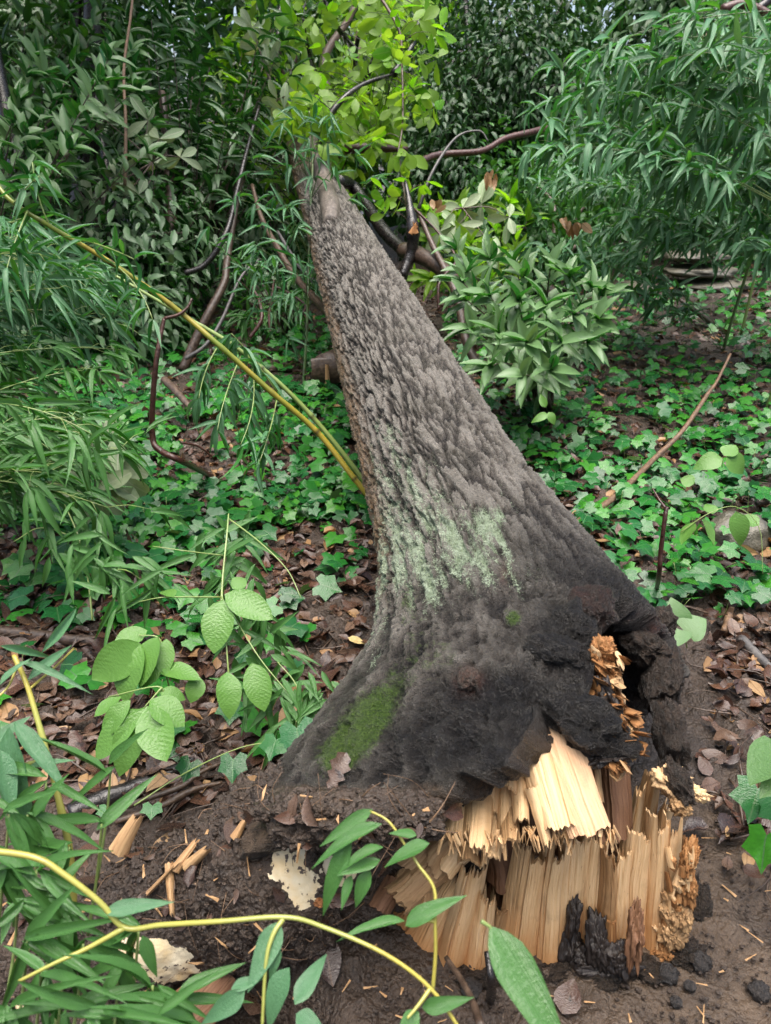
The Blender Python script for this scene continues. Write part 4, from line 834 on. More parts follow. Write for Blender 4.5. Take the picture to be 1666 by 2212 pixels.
sprig('small bamboo sprig with dark glossy leaves rising before the pale splintered wood', [[(935, 2140, .80), (941, 2060, .80), (940, 1990, .80), (938, 1920, .81), (905, 1870, .82), (880, 1832, .83), (840, 1775, .84), (800, 1752, .85), .0023], [(940, 1990, .8), (905, 1990, .8), (880, 2000, .8)], [(930, 2135, .77), (905, 2170, .76), (880, 2200, .75), .0025]],
   [((825, 1780, .84), (668, 1844, .82), 38), ((805, 1748, .85), (698, 1822, .84), 36), ((760, 1815, .84), (680, 1980, .82), 48), ((828, 1830, .83), (722, 1865, .82), 34), ((822, 1857, .83), (735, 1888, .82), 30), ((760, 1890, .83), (738, 1960, .82), 26), ((900, 1805, .83), (845, 1795, .83), 26), ((928, 1822, .82), (830, 1860, .82), 44), ((876, 2000, .8), (984, 1930, .79), 46), ((875, 1990, .8), (735, 2010, .79), 34), ((912, 2176, .77), (1006, 2163, .75), 40), ((905, 2185, .76), (860, 2240, .75), 46), ((800, 1880, .83), (760, 1960, .82), 40)], 'bamboo_dark', 'culm_yellow')
sprig('single broad dark bamboo leaf blade reaching up from the bottom edge', [[(1040, 1990, .70), (1058, 2002, .70), (1064, 2010, .70), .0022]], [((1058, 2000, .70), (1232, 2300, .63), 104)], 'bamboo_dark', 'culm_green')
L = []; stems = []
nodes_ = [(60, 1760, .95), (150, 1830, .93), (40, 1950, .88), (180, 2040, .84), (90, 2100, .8), (260, 2080, .82), (330, 2130, .8), (20, 2180, .76), (200, 2180, .76), (300, 2010, .86), (100, 1690, .98), (220, 1780, .98), (240, 1660, 1.04), (120, 1920, .9), (10, 1860, .9), (380, 2160, .8), (130, 2170, .78), (60, 2030, .84), (250, 2190, .76), (150, 1980, .88), (20, 1760, .93), (330, 2200, .76), (80, 1880, .9), (420, 2210, .78)]
for x, y, d in nodes_:
    stems.append([(x-30, min(y+240, 2300), d+.03), (x-10, y+110, d+.02), (x, y, d)])
    for _ in range(6 if y > 1850 else 4):
        a_ = math.radians(random.choice([U(-60, 70), U(100, 230), U(60, 120)])); ln = U(110, 215)
        L.append(((x+U(-14, 14), y+U(-14, 14), d), (x+ln*math.cos(a_), y+ln*.8*math.sin(a_), d+U(-.05, .04)), U(20, 36)))
L = [l for l in L if not (l[1][0] > 330 and l[1][1] < 2070)]
sprig('crowd of broad wet bamboo leaves filling the bottom left corner', stems, L, 'bamboo_dark', 'culm_green', r=.0026)

# ------------------------------------------------------------------ laurels and other shrubs
def shrub(name, label, cat, base, shoots, kind, leaf, wid, mat, stem='stick', alt=.035, n_ind=300, frac=.35, tip=6, up=.6, group=None, r=.012, minpx=14):
    root = thing(name, label, cat, base, group); B = MB(); L = Leaves()
    for e in shoots:
        e = np.asarray(e, float); d_ = np.linalg.norm(e-base); m_ = base*.5+e*.5+Z1*.12*d_+rv(1, .05*d_)[0]
        n = max(5, int(d_/alt)); b = bez(base+rv(1, .04)[0]*[1, 1, 0], m_, e, n+1)
        V, fs, uv = tube(b[::max(1, n//6)], [r, r*.6, r*.2], 6, 2); B.add(V, fs, uv)
        for i in range(int(n*frac), n+1):
            tg = nrm(b[min(n, i+1)]-b[i-1]); k_ = 1 if i < n else tip
            for q in range(k_):
                ph = i*2.4+q*2.1; s1 = nrm(np.cross(tg, Z1+.01)); s2 = np.cross(s1, tg)
                d = nrm(tg*(U(.25, .8) if i < n else U(.6, 1.3))+(s1*math.cos(ph)+s2*math.sin(ph))*U(.7, 1.)+Z1*U(-.25, up))
                L.add(b[i], d, nrm(Z1*.8+tg*.3+rv(1, .3)[0]+.3*nrm(CAM-b[i])), leaf*U(.65, 1.15), wid*U(.8, 1.15))
    part('stems', B.mesh('stems', M[stem], base), root, kind='stuff')
    put(root, kind, mat, frames(*map(np.array, (L.p, L.d, L.u, L.l, L.w))), n_ind, minpx=minpx)
    return root
b0 = G(1170, 885)
shrub('laurel_bush', 'glossy dark laurel bush standing close to the right side of the trunk', 'shrub', b0, [P(x, y, d) for x, y, d in ((985, 540, 3.9), (1010, 590, 3.7), (1060, 560, 3.8), (1110, 570, 3.8), (1130, 600, 3.7), (1190, 575, 3.7), (1230, 600, 3.65), (1275, 620, 3.6), (1300, 640, 3.6), (1290, 690, 3.5), (1240, 680, 3.4), (1180, 660, 3.4), (1120, 650, 3.4), (1060, 640, 3.45), (1010, 650, 3.5), (1020, 710, 3.4), (1080, 720, 3.3), (1140, 740, 3.2), (1210, 740, 3.3), (1270, 740, 3.4), (1060, 790, 3.2), (1130, 810, 3.15), (1190, 800, 3.2), (1100, 690, 3.5), (1000, 610, 3.6))], 'laurel', .155, .048, 'laurel', alt=.04)
b0 = gnd(.95, 6.3)
shrub('laurel_bush', 'paler yellow-green laurel behind the glossy bush, beneath the fallen branches', 'shrub', b0, ends_in(24, 900, 1150, 440, 620, 5.0, 6.2), 'laurel', .19, .055, 'crown', alt=.07, frac=.3)
b0 = gnd(-2.9, 5.2)
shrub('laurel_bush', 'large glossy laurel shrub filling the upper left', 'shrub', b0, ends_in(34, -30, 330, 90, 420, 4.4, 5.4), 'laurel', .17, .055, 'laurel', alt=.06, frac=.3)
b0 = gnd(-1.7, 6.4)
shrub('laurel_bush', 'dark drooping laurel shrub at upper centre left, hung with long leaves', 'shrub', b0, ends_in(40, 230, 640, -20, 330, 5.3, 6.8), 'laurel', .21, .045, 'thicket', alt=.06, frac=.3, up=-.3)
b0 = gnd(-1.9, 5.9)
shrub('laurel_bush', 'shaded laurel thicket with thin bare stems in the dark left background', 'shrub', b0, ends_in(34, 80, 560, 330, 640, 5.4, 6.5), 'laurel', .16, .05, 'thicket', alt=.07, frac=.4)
b0 = gnd(-3.4, 6.5)
shrub('laurel_bush', 'light green shrub in the top left corner behind the glossy laurel', 'shrub', b0, ends_in(22, -40, 260, -40, 130, 5.6, 6.6), 'laurel', .2, .08, 'woods', alt=.08, frac=.3)
b0 = gnd(-.8, 5.8)
shrub('laurel_bush', 'low dark shrub with hanging narrow leaves in the hollow left of the trunk', 'shrub', b0, ends_in(16, 440, 690, 560, 700, 5.2, 6.0), 'bamboo', .2, .03, 'bamboo_dark', alt=.07, frac=.35, up=-.8)
b0 = gnd(-.2, 7.6)
shrub('shrub', 'bright yellow-green shrub behind the far end of the trunk', 'shrub', b0, ends_in(24, 470, 720, 60, 330, 6.5, 7.8), 'laurel', .2, .07, 'crown', alt=.1, frac=.3)
# pale undersides of broken branches
def pales(label, pts, name='broken_branch'):
    root = thing(name, label, 'branch', P(*pts[0][:3])); L = Leaves(); B = MB()
    a = P(*pts[0][:3])
    for x, y, d in pts:
        c = P(x, y, d); V, fs, uv = tube([a, (a+c)/2+rv(1, .03)[0], c], [.006, .002], 5, 3); B.add(V, fs, uv)
        for q in range(5):
            ph = math.radians(72*q+U(-25, 25)); f = nrm(nrm(CAM-c)+rv(1, .35)[0]); e1 = nrm(np.cross(f, Z1)); e2 = np.cross(f, e1)
            L.add(c, e1*math.cos(ph)+e2*math.sin(ph)-f*.2, f, U(.13, .2), U(.05, .075))
    part('stems', B.mesh('stems', M['stick'], org(root)), root, kind='stuff')
    put(root, 'obov', 'pale', frames(*map(np.array, (L.p, L.d, L.u, L.l, L.w))))
pales('snapped leafy branch showing whitish leaf undersides in the dark left thicket', [(330, 350, 5.2), (345, 300, 5.2), (390, 340, 5.2), (300, 420, 5.1), (200, 430, 5.1), (180, 490, 5.0), (250, 380, 5.2), (320, 260, 5.2), (215, 250, 5.2)])
pales('broken twig with whitish upturned leaves lying on ivy at left', [(215, 1020, 2.45), (240, 990, 2.5), (205, 1060, 2.4), (255, 1025, 2.45)])
pales('bent branch with pale leaf undersides above the far trunk', [(600, 215, 5.6), (615, 240, 5.6), (560, 100, 5.8), (545, 60, 5.8), (580, 140, 5.7)])
pales('pale leaved broken branch hanging right of the trunk top', [(1000, 450, 5.2), (1040, 440, 5.2), (985, 490, 5.1), (1080, 560, 5.0), (1100, 470, 5.2), (950, 500, 5.1)])
# fallen crown: palmate yellow-green leaves
def palm(root, L, B, c, size, n=5, a=None, face=None):
    f = nrm(nrm(CAM-c)*.55+Z1*.45+rv(1, .5)[0]); e1 = nrm(np.cross(f, Z1)); e2 = -np.cross(f, e1)
    ph0 = U(0, 6.28); n = int(rng.integers(2, 6)); s0 = size*U(.65, 1.15)
    for q in range(n):
        ph = ph0+(q-(n-1)/2)*U(.75, 1.05); dd = e1*math.cos(ph)+e2*math.sin(ph)
        L.add(c+dd*.01+rv(1, .012)[0], dd-f*U(0, .45)-Z1*U(0, .3), nrm(f+rv(1, .3)[0]), s0*U(.6, 1.1), s0*U(.40, .56))
def crownthing(name, label, cat, branches, groups, size, mat='crown', n=5, r=.012, bm='stick', kind='obov'):
    root = thing(name, label, cat, branches[0][0]); B = MB(); L = Leaves(); bp = []
    for b in branches:
        V, fs, uv = tube(b, [r, r*.7, r*.35], 7, 6, .1, KS[0]); KS[0] += 1; B.add(V, fs, uv); bp.append(smooth_path(b, 6))
    bp = np.concatenate(bp)
    for c in groups:
        a = bp[np.argmin(np.linalg.norm(bp-c, axis=1))]; dv = np.linalg.norm(a-c)
        if dv > .55: a = c+(a-c)*.45/dv+rv(1, .05)[0]
        V, fs, uv = tube([a, (a+c)/2+Z1*.03, c], [.0028, .0014], 4, 2); B.add(V, fs, uv)
        palm(root, L, B, c, size, n)
    part('branches', B.mesh('branches', M[bm], org(root)), root, kind='stuff')
    put(root, kind, mat, frames(*map(np.array, (L.p, L.d, L.u, L.l, L.w))))
crownthing('leafy_branch', 'bright branch of rounded yellow-green leaves hanging beside the far trunk', 'branch', [[P(800, -40, 5.0), P(860, 60, 4.9), P(868, 130, 4.8), P(870, 260, 4.7), P(860, 330, 4.6)], [P(905, 560, 4.4), P(885, 480, 4.5), P(868, 380, 4.6), P(862, 340, 4.6)]],
   [P(*q) for q in ((848, 340, 4.5), (876, 330, 4.5), (832, 425, 4.4), (862, 430, 4.45), (890, 375, 4.5), (915, 400, 4.5), (850, 395, 4.5), (870, 130, 4.7), (905, 45, 4.8), (930, 70, 4.8), (860, 30, 4.8), (880, 195, 4.7), (905, 215, 4.7), (870, 240, 4.7), (890, 265, 4.7), (845, 200, 4.8), (820, 300, 4.7), (835, 460, 4.4), (900, 130, 4.8), (845, 90, 4.8))], .135, n=5)
crownthing('leafy_branch', 'sunlit broad-leaved crown of the fallen tree at top centre', 'branch', [[P(735, 260, 7.5), P(765, 170, 7.0), P(770, 100, 6.6), P(800, 0, 6.4), P(820, -80, 6.4)], [P(775, 215, 7.0), P(810, 120, 6.8), P(838, 30, 6.8), P(850, -60, 6.8)], [P(600, 100, 6.2), P(603, 50, 6.2), P(606, -40, 6.3)], [P(590, 110, 6.2), P(620, 60, 6.3), P(660, 10, 6.4)], [P(735, 260, 7.3), P(690, 180, 6.6), P(665, 100, 6.2), P(655, 40, 6.)], [P(768, 110, 6.6), P(730, 60, 6.1), P(700, 0, 5.8)], [P(692, 335, 5.3), P(702, 270, 5.2), P(740, 215, 5.2), P(790, 180, 5.3), P(850, 160, 5.4)], [P(850, 160, 5.4), P(890, 100, 5.5), P(910, 20, 5.6)]],
   ends_in(150, 630, 860, -40, 320, 5.4, 7.4)+ends_in(40, 620, 810, 190, 322, 4.8, 5.6)+ends_in(40, 820, 950, -30, 260, 5.0, 6.2)+ends_in(16, 540, 660, -20, 120, 6, 7), .17, n=5, r=.03, bm='blacklog')
# evergreens and the wood behind
def tree(name, label, blobs, n, leaf, wid, mat, base, kind='mid', trunk=.09, n_ind=300, hang_=.6, group=None, limbs=7, bm='stick', minpx=12):
    base = np.asarray(base, float); root = thing(name, label, 'tree' if 'tree' in name else 'shrub', base, group); bl = np.asarray(blobs, float)
    top = bl[np.argmax(bl[:, 2])][:3]
    V, fs, uv = tube([base-Z1*.1, base*.6+top*.4+rv(1, .1)[0], top], [trunk, trunk*.8, trunk*.4], 10, 8, .1, KS[0]); KS[0] += 1
    part('trunk', mesh('trunk', V-base, fs, M[bm], uv), root)
    B = MB()
    for i in range(limbs):
        e = bl[rng.integers(0, len(bl))][:3]+rv(1, .2)[0]; a = base+(top-base)*U(.25, .8); V, fs, uv = tube([a, (a+e)/2+Z1*.15+rv(1, .1)[0], e], [trunk*.35, trunk*.12], 6, 5, .1, i); B.add(V, fs, uv)
    part('limbs', B.mesh('limbs', M[bm], base), root, kind='stuff')
    wgt = bl[:, 3]**2; wgt = wgt/wgt.sum(); pk = rng.choice(len(bl), n, p=wgt); dr = nrms(rv(n)); rr = rng.random(n)**.45
    cl = fbm(dr[:, 0]*2.2+pk*3.1, dr[:, 1]*2.2, dr[:, 2]*2.2, 3, 77)
    pos = bl[pk, :3]+dr*(bl[pk, 3]*rr*(.55+.9*cl))[:, None]*np.array([1, 1, 1.1])
    d = nrms(dr*.7+rv(n, .55)-Z1*hang_); up = nrms(Z1+dr*.5+rv(n, .4))
    s = rng.uniform(.65, 1.2, n)
    put(root, kind, mat, frames(pos, d, up, leaf*s, wid*s), n_ind, minpx=minpx)
    return root
def blobs(n, x0, x1, y0, y1, d0, d1, r0, r1): return [list(P(U(x0, x1), U(y0, y1), U(d0, d1)))+[U(r0, r1)] for _ in range(n)]
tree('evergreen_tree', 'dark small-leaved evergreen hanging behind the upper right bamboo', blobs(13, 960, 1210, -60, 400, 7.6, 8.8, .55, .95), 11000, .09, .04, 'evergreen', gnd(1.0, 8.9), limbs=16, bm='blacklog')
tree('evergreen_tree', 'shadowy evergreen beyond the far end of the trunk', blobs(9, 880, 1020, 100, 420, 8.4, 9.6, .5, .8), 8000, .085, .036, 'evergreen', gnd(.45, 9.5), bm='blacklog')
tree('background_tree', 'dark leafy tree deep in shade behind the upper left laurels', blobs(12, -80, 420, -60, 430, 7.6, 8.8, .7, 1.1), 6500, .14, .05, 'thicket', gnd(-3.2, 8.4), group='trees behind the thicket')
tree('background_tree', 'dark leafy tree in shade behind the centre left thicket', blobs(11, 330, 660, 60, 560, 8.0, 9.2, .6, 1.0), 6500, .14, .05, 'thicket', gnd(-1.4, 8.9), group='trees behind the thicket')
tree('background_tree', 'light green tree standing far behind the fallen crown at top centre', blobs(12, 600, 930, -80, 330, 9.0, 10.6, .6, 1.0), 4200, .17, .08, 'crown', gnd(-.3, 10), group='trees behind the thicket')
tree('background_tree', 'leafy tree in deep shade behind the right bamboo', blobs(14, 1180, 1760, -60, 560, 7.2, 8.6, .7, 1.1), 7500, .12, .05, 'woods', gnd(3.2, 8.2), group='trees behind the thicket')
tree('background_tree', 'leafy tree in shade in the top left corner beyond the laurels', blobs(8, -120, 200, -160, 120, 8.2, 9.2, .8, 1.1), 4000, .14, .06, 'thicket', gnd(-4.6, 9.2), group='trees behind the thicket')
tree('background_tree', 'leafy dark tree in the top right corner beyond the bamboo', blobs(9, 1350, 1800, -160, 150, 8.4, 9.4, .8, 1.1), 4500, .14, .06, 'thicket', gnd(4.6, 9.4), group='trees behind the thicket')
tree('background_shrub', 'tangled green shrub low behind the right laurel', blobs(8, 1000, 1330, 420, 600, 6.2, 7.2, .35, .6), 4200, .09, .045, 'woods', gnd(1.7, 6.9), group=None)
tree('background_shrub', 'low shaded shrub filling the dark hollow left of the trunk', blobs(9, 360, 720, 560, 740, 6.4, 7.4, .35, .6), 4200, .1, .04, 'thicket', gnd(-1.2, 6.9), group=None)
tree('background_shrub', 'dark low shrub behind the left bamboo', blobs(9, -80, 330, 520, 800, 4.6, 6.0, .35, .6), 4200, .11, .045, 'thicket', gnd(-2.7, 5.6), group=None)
# the far wood closes the view
root = thing('far_wood', 'dim leafy wood closing the view far behind the thicket', 'woodland', (0, 13, .5), kind='stuff')
n = 21000; x = rng.uniform(-11, 11, n); zz = rng.uniform(0, 7.5, n)**1.0; y = 12.5+rng.uniform(-1.0, 1.6, n)+.9*np.sin(x*1.3)+.5*np.sin(zz*2+x)
gap = fbm(x*.8, zz*.8, o=3, k=501); keep = (gap < .66) | (zz < 3.4)
pos = np.stack([x, y, zz+.5], -1)[keep]; n = len(pos); sz = rng.uniform(.7, 1.3, n)
put(root, 'small', 'woods', frames(pos, nrms(rv(n)-Z1*.4), nrms(Z1*.6-np.array([0, .5, 0])+rv(n, .5)), .30*sz, .17*sz), 0)
# unseen trees added above and behind the view to block and patch skylight
for i, (cx, cy_, bx, by, z0, lab) in enumerate(((-3.4, 7.6, -3.4, 8.2, 4.3, 'unseen tree added to block skylight over the left thicket'),     (-2.9, 5.4, -6.8, 6, 4.6, 'unseen tree added to block skylight over the left laurels'), (-3.4, -1.4, -4.4, -2, 4.2, 'unseen tree added behind the camera at left to block skylight'), (3.2, -1.8, 4, -2.5, 4.2, 'unseen tree added behind the camera at right to block skylight'), (.2, -4.4, .5, -5, 3.8, 'unseen tree added straight behind the camera to block skylight'))):
    bl = [[cx+U(-1.7, 1.7), cy_+U(-1.5, 1.5), z0+U(0, 2.0), U(.7, 1.25)] for _ in range(9)]
    tree('added_canopy_tree', lab, bl, 2000, .30, .17, 'woods', gnd(bx, by), kind='small', trunk=.13, n_ind=0, bm='blacklog')
# ------------------------------------------------------------------ floor cover: litter, ivy, seedlings
def scatter(n, dens):
    """points on the floor inside the view wedge, thinned by dens(x, y, px, py)"""
    out = []
    while sum(len(o) for o in out) < n:
        y = rng.uniform(.75, 9.0, n); x = rng.uniform(-1, 1, n)*(.75*y+.9)
        z = hfun(x, y); p = np.stack([x, y, z], -1); q = proj(p)
        ok = (q[:, 0] > -120) & (q[:, 0] < PW+120) & (q[:, 1] < PH+120) & (q[:, 2] > .3)
        out.append(p[ok & (rng.random(n) < dens(x, y, q[:, 0], q[:, 1]))])
    return np.concatenate(out)[:n]
def off_wood(x, y, px_, py_):      # stump, trodden mud and the root mound stay bare
    bare = (px_ > np.where(py_ > 1640, 600, 800)) & (px_ < 1520) & (py_ > 1240)
    mud_ = (py_ > 1900) & (px_ > 600); md = (py_ > 1760) & (px_ < 700)
    return np.where(bare | mud_, 0, np.where(md, .12, 1.))
pl = scatter(11500, lambda x, y, a, b: off_wood(x, y, a, b)*np.clip(1.9/np.maximum(y, .8), .12, 1)*np.where((a > 1450) & (b > 1500), .5, 1))
root = thing('leaf_litter', 'brown wet dead leaves carpeting the woodland floor', 'leaf litter', (0, 2, 0), kind='stuff')
n = len(pl); pl[:, 2] += rng.uniform(.006, .035, n)
d = rv(n); d[:, 2] *= .22; sz = rng.uniform(.028, .082, n)*rng.uniform(.8, 1.2, n)
lm = frames(pl, d, nrms(Z1+rv(n, .33)), sz, sz*rng.uniform(.4, .7, n))
q = proj(pl); sc_ = np.where((q[:, 0] > 0) & (q[:, 0] < PW) & (q[:, 1] < PH), sz/q[:, 2], 0); top = np.argsort(-sc_)[:190]
rest = np.ones(n, bool); rest[top] = False
nb = np.zeros(n, bool); nb[rng.choice(n, 900, replace=False)] = True
put(root, 'dead', 'dead', lm[rest & ~nb], 0, rest='dead_leaves'); put(root, 'dead', 'deadpale', lm[rest & nb], 0, rest='tan_leaves')
for i in top:
    kd = 'dead' if rng.random() < .75 else 'oak'; mt = 'dead' if rng.random() < .88 else 'deadpale'
    o = bpy.data.objects.new('dead_leaf', leafmesh(kd, int(rng.integers(0, len(LEAF[kd]))), mt, 'dead_leaf')); COL.objects.link(o); o.matrix_world = Matrix([list(map(float, r)) for r in lm[i]])
    where = 'right of the stump and root' if q[i, 0] > 1250 else ('left of the trunk under the seedlings' if q[i, 0] < 560 else 'beside the left foot of the trunk')
    o['label'] = f"{'tan' if mt == 'deadpale' else 'wet brown'} {'lobed' if kd == 'oak' else 'curled'} dead leaf on the floor {where}"; o['category'] = 'dead leaf'; o['group'] = f"{'tan' if mt == 'deadpale' else 'brown'} {'lobed' if kd == 'oak' else 'oval'} dead leaves {where}"
# twigs and crumbs in the litter
B = MB()
for p in scatter(1500, lambda x, y, a, b: off_wood(x, y, a, b)*np.clip(1.6/np.maximum(y, .8), .1, 1)):
    a = U(0, 6.28); l = U(.05, .22); dv = np.array([math.cos(a), math.sin(a), U(-.05, .1)])*l
    V, fs, uv = tube([p+[0, 0, .02], p+dv*.5+rv(1, .012)[0]+[0, 0, .025], p+dv+[0, 0, .02]], [U(.0015, .005), .001], 4, 3); B.add(V, fs, uv)
part('twigs', B.mesh('twigs', M['stick'], org(root)), root, kind='stuff')
B = MB()
for i in range(110):
    x, y = U(560, 1700), U(1780, 2230)
    if 820 < x < 1510 and y < 2090: continue
    p = G(x, y)+[0, 0, .006]; a = U(0, 6.28); l = U(.008, .035); w_ = U(.001, .003); dv = np.array([math.cos(a), math.sin(a), U(-.1, .2)])*l; sdv = np.array([-math.sin(a), math.cos(a), U(-.3, .3)])*w_
    B.add(np.array([p-sdv, p+sdv, p+dv+sdv*.5, p+dv-sdv*.4, p+dv*.5+[0, 0, w_]]), np.array([[0, 1, 4], [1, 2, 4], [2, 3, 4], [3, 0, 4]]))
ch = thing('wood_chips', 'small pale wood slivers strewn over the mud round the stump', 'wood chips', G(1200, 2130), kind='stuff')
part('slivers', B.mesh('slivers', M['woodtan'], org(ch), False), ch, kind='stuff')
B = MB(); CR = [lump((0, 0, 0), (1, .8, .7), .8, 2.4, k_, None, 5, 4) for k_ in range(14)]
for i in range(3600):
    x, y = (U(-20, 700), U(1740, 2240)) if rng.random() < .5 else (U(560, 1700), U(1650, 2240))
    if 820 < x < 1510 and y < 2080: continue
    p = G(x, y)+[0, 0, .003]; r_ = U(.0015, .006)*U(.5, 1.3); V, fc = CR[i % 14]; B.add(V*r_+p, fc)
inv = (RV[:, 0] < .1); RV = RV[inv]; RD = RD[inv]
for i in rng.integers(0, len(RV), 3800):
    r_ = U(.0015, .006)*U(.5, 1.4); V, fc = CR[i % 14]; B.add(V*r_+RV[i]+RD[i]*r_*.3, fc)
cr_ = thing('soil_crumbs', 'loose dark soil crumbs on the mound and mud', 'soil crumbs', G(1200, 2130), kind='stuff')
part('crumbs', B.mesh('crumbs', M['soil'], org(cr_), False), cr_, kind='stuff')
B = MB()
for i in rng.integers(0, len(RV), 150):
    a = RV[i]; dv = nrm(np.cross(RD[i], rv(1)[0]))*U(.02, .09); V, fs, uv = tube([a, a+dv*.5+RD[i]*U(.002, .018), a+dv+RD[i]*U(-.005, .012)], [U(.0006, .0018), .0005], 3, 4); B.add(V, fs, uv)
part('rootlets', B.mesh('rootlets', M['tanstick'], org(ch)), ch, kind='stuff')
B = MB()
for i in rng.integers(0, len(RV), 60):
    a = RV[i]; dv = nrm(np.cross(RD[i], rv(1)[0]))*U(.01, .045); s_ = nrm(np.cross(dv, RD[i]))*U(.001, .004); u_ = RD[i]*.004
    B.add(np.array([a-s_+u_, a+s_+u_, a+dv+s_*.5+u_, a+dv-s_*.4+u_, a+dv*.5+u_*2]), np.array([[0, 1, 4], [1, 2, 4], [2, 3, 4], [3, 0, 4]]))
part('slivers', B.mesh('slivers', M['woodtan'], org(ch), False), ch, kind='stuff')
ii = rng.integers(0, len(RV), 60); d = nrms(np.cross(RD[ii], rv(60))); sz = rng.uniform(.02, .06, 60)
put(root, 'dead', 'dead', frames(RV[ii]+RD[ii]*.006, d, nrms(RD[ii]+rv(60, .3)), sz, sz*.5), 0, rest='dead_leaves')
# ivy carpets
def ivy(label, n, dens, hi=.11):
    p = scatter(n, dens); root = thing('ivy', label, 'ivy', p.mean(0)*[1, 1, 0]); n = len(p)
    p[:, 2] += rng.uniform(.02, hi, n); a = rng.uniform(0, 6.28, n); d = np.stack([np.cos(a), np.sin(a), rng.uniform(-.5, .1, n)], -1)
    sz = rng.uniform(.04, .09, n)
    put(root, 'ivy', 'ivy', frames(p, d, nrms(Z1+rv(n, .36)+.45*nrms(CAM-p)), sz, sz), 300)
    B = MB()
    for c in p[rng.choice(n, min(n, 700), replace=False)]:
        g = np.array([c[0]+U(-.03, .03), c[1]+U(-.03, .03), float(hfun(c[0], c[1]))]); V, fs, uv = tube([g, (g+c)/2+rv(1, .006)[0], c], [.0014, .001], 3, 2); B.add(V, fs, uv)
    part('stems', B.mesh('stems', M['culm_green'], org(root)), root, kind='stuff')
cl = lambda x, y: fbm(x*2.1, y*2.1, o=3, k=601)
ivy('ivy carpet of glossy lobed leaves on the floor left of the trunk', 3800, lambda x, y, a, b: np.where((a < 800) & (b < 1640) & (b > 700), np.clip((.42+.62*ss(1300, 1000, b)+.25*ss(420, 200, a)-1.15*np.abs(cl(x, y)-.42)*2.2), 0, 1)*np.where(b > 1450, .16, np.where((b > 1250) & (a > 260), .55, 1))*np.where((a > 380) & (a < 520) & (b > 920) & (b < 1040), .15, 1), 0)*np.clip(3.0/y, .2, 1))
ivy('ivy carpet of glossy lobed leaves on the floor right of the trunk', 2500, lambda x, y, a, b: np.where((a > 960) & (b < 1340) & ((a > 1240) | (b < 1100)), np.clip(1.25-1.5*np.abs(cl(x, y)-.45)*2.4, .06, 1)*np.where(b > 1180, np.where(a > 1420, .8, .25), .75), 0)*np.clip(3.0/y, .2, 1))
def ivysprig(label, leaves, stems=(), mat='ivy', kind='ivy', cat='ivy', name='ivy_sprig', cm='culm_green'):
    sprig(label, list(stems) or [[(leaves[0][0][0], leaves[0][0][1]+20, leaves[0][0][2]+.02), leaves[0][0], (leaves[0][0][0]+1, leaves[0][0][1]-2, leaves[0][0][2])]], leaves, mat, cm, kind, name, cat, r=.0018)
ivysprig('ivy sprig with three leaves strung on a thin green runner over the black log', [((415, 1640, 1.62), (395, 1690, 1.60), 50), ((505, 1630, 1.60), (500, 1692, 1.57), 56), ((330, 1735, 1.55), (325, 1770, 1.53), 40), ((235, 1740, 1.55), (225, 1775, 1.53), 36)], [[(290, 1740, 1.56), (400, 1670, 1.6), (520, 1615, 1.62), (620, 1600, 1.62)]])
ivysprig('pair of large wet ivy leaves against the left foot of the trunk', [((640, 1560, 1.58), (650, 1640, 1.54), 78), ((690, 1590, 1.55), (700, 1640, 1.53), 54), ((600, 1590, 1.58), (580, 1640, 1.55), 56)])
ivysprig('dark ivy leaves at the right edge beside the mud', [((1640, 1690, 1.45), (1620, 1775, 1.42), 80), ((1660, 1790, 1.38), (1640, 1880, 1.35), 80), ((1670, 1720, 1.42), (1690, 1790, 1.4), 70)])
ivysprig('large round bright leaf cut off by the right edge', [((1690, 1610, 1.3), (1615, 1690, 1.27), 95), ((1720, 1640, 1.3), (1640, 1720, 1.27), 70)], mat='herb', kind='heart', cat='plant', name='seedling')
ivysprig('seedling with two round bright leaves right of the root', [((1470, 1350, 2.0), (1452, 1290, 2.0), 52), ((1480, 1365, 1.98), (1525, 1330, 1.97), 66), ((1475, 1362, 1.98), (1462, 1395, 1.95), 40)], [[(1484, 1400, 2.0), (1478, 1365, 1.99), (1474, 1350, 2.0)]], mat='herb', kind='heart', cat='plant', name='seedling')
ivysprig('seedling with thin serrated leaves arching in front of the grey boulder', [((1500, 1128, 2.4), (1470, 1175, 2.38), 34), ((1520, 1120, 2.4), (1545, 1180, 2.37), 44), ((1590, 1105, 2.4), (1610, 1180, 2.37), 40), ((1640, 1135, 2.4), (1600, 1105, 2.42), 34), ((1540, 1110, 2.4), (1530, 1080, 2.42), 30)], [[(1470, 1150, 2.4), (1530, 1110, 2.38), (1590, 1095, 2.38), (1640, 1140, 2.38), (1648, 1240, 2.38)]], mat='hickory', kind='ovate', cat='plant', name='seedling')
ivysprig('seedling with broad green leaves in the ivy near the right edge', [((1560, 990, 2.9), (1505, 1000, 2.88), 40), ((1570, 985, 2.9), (1620, 1020, 2.88), 44), ((1565, 985, 2.9), (1590, 960, 2.92), 36), ((1500, 1045, 2.7), (1470, 1030, 2.72), 30)], mat='hickory', kind='ovate', cat='plant', name='seedling')
ivysprig('seedling with fresh leaves close to the right flank of the trunk', [((1185, 895, 3.1), (1150, 905, 3.08), 18), ((1185, 890, 3.1), (1200, 915, 3.08), 18), ((1180, 880, 3.1), (1165, 850, 3.1), 16)], mat='hickory', kind='ovate', cat='plant', name='seedling')
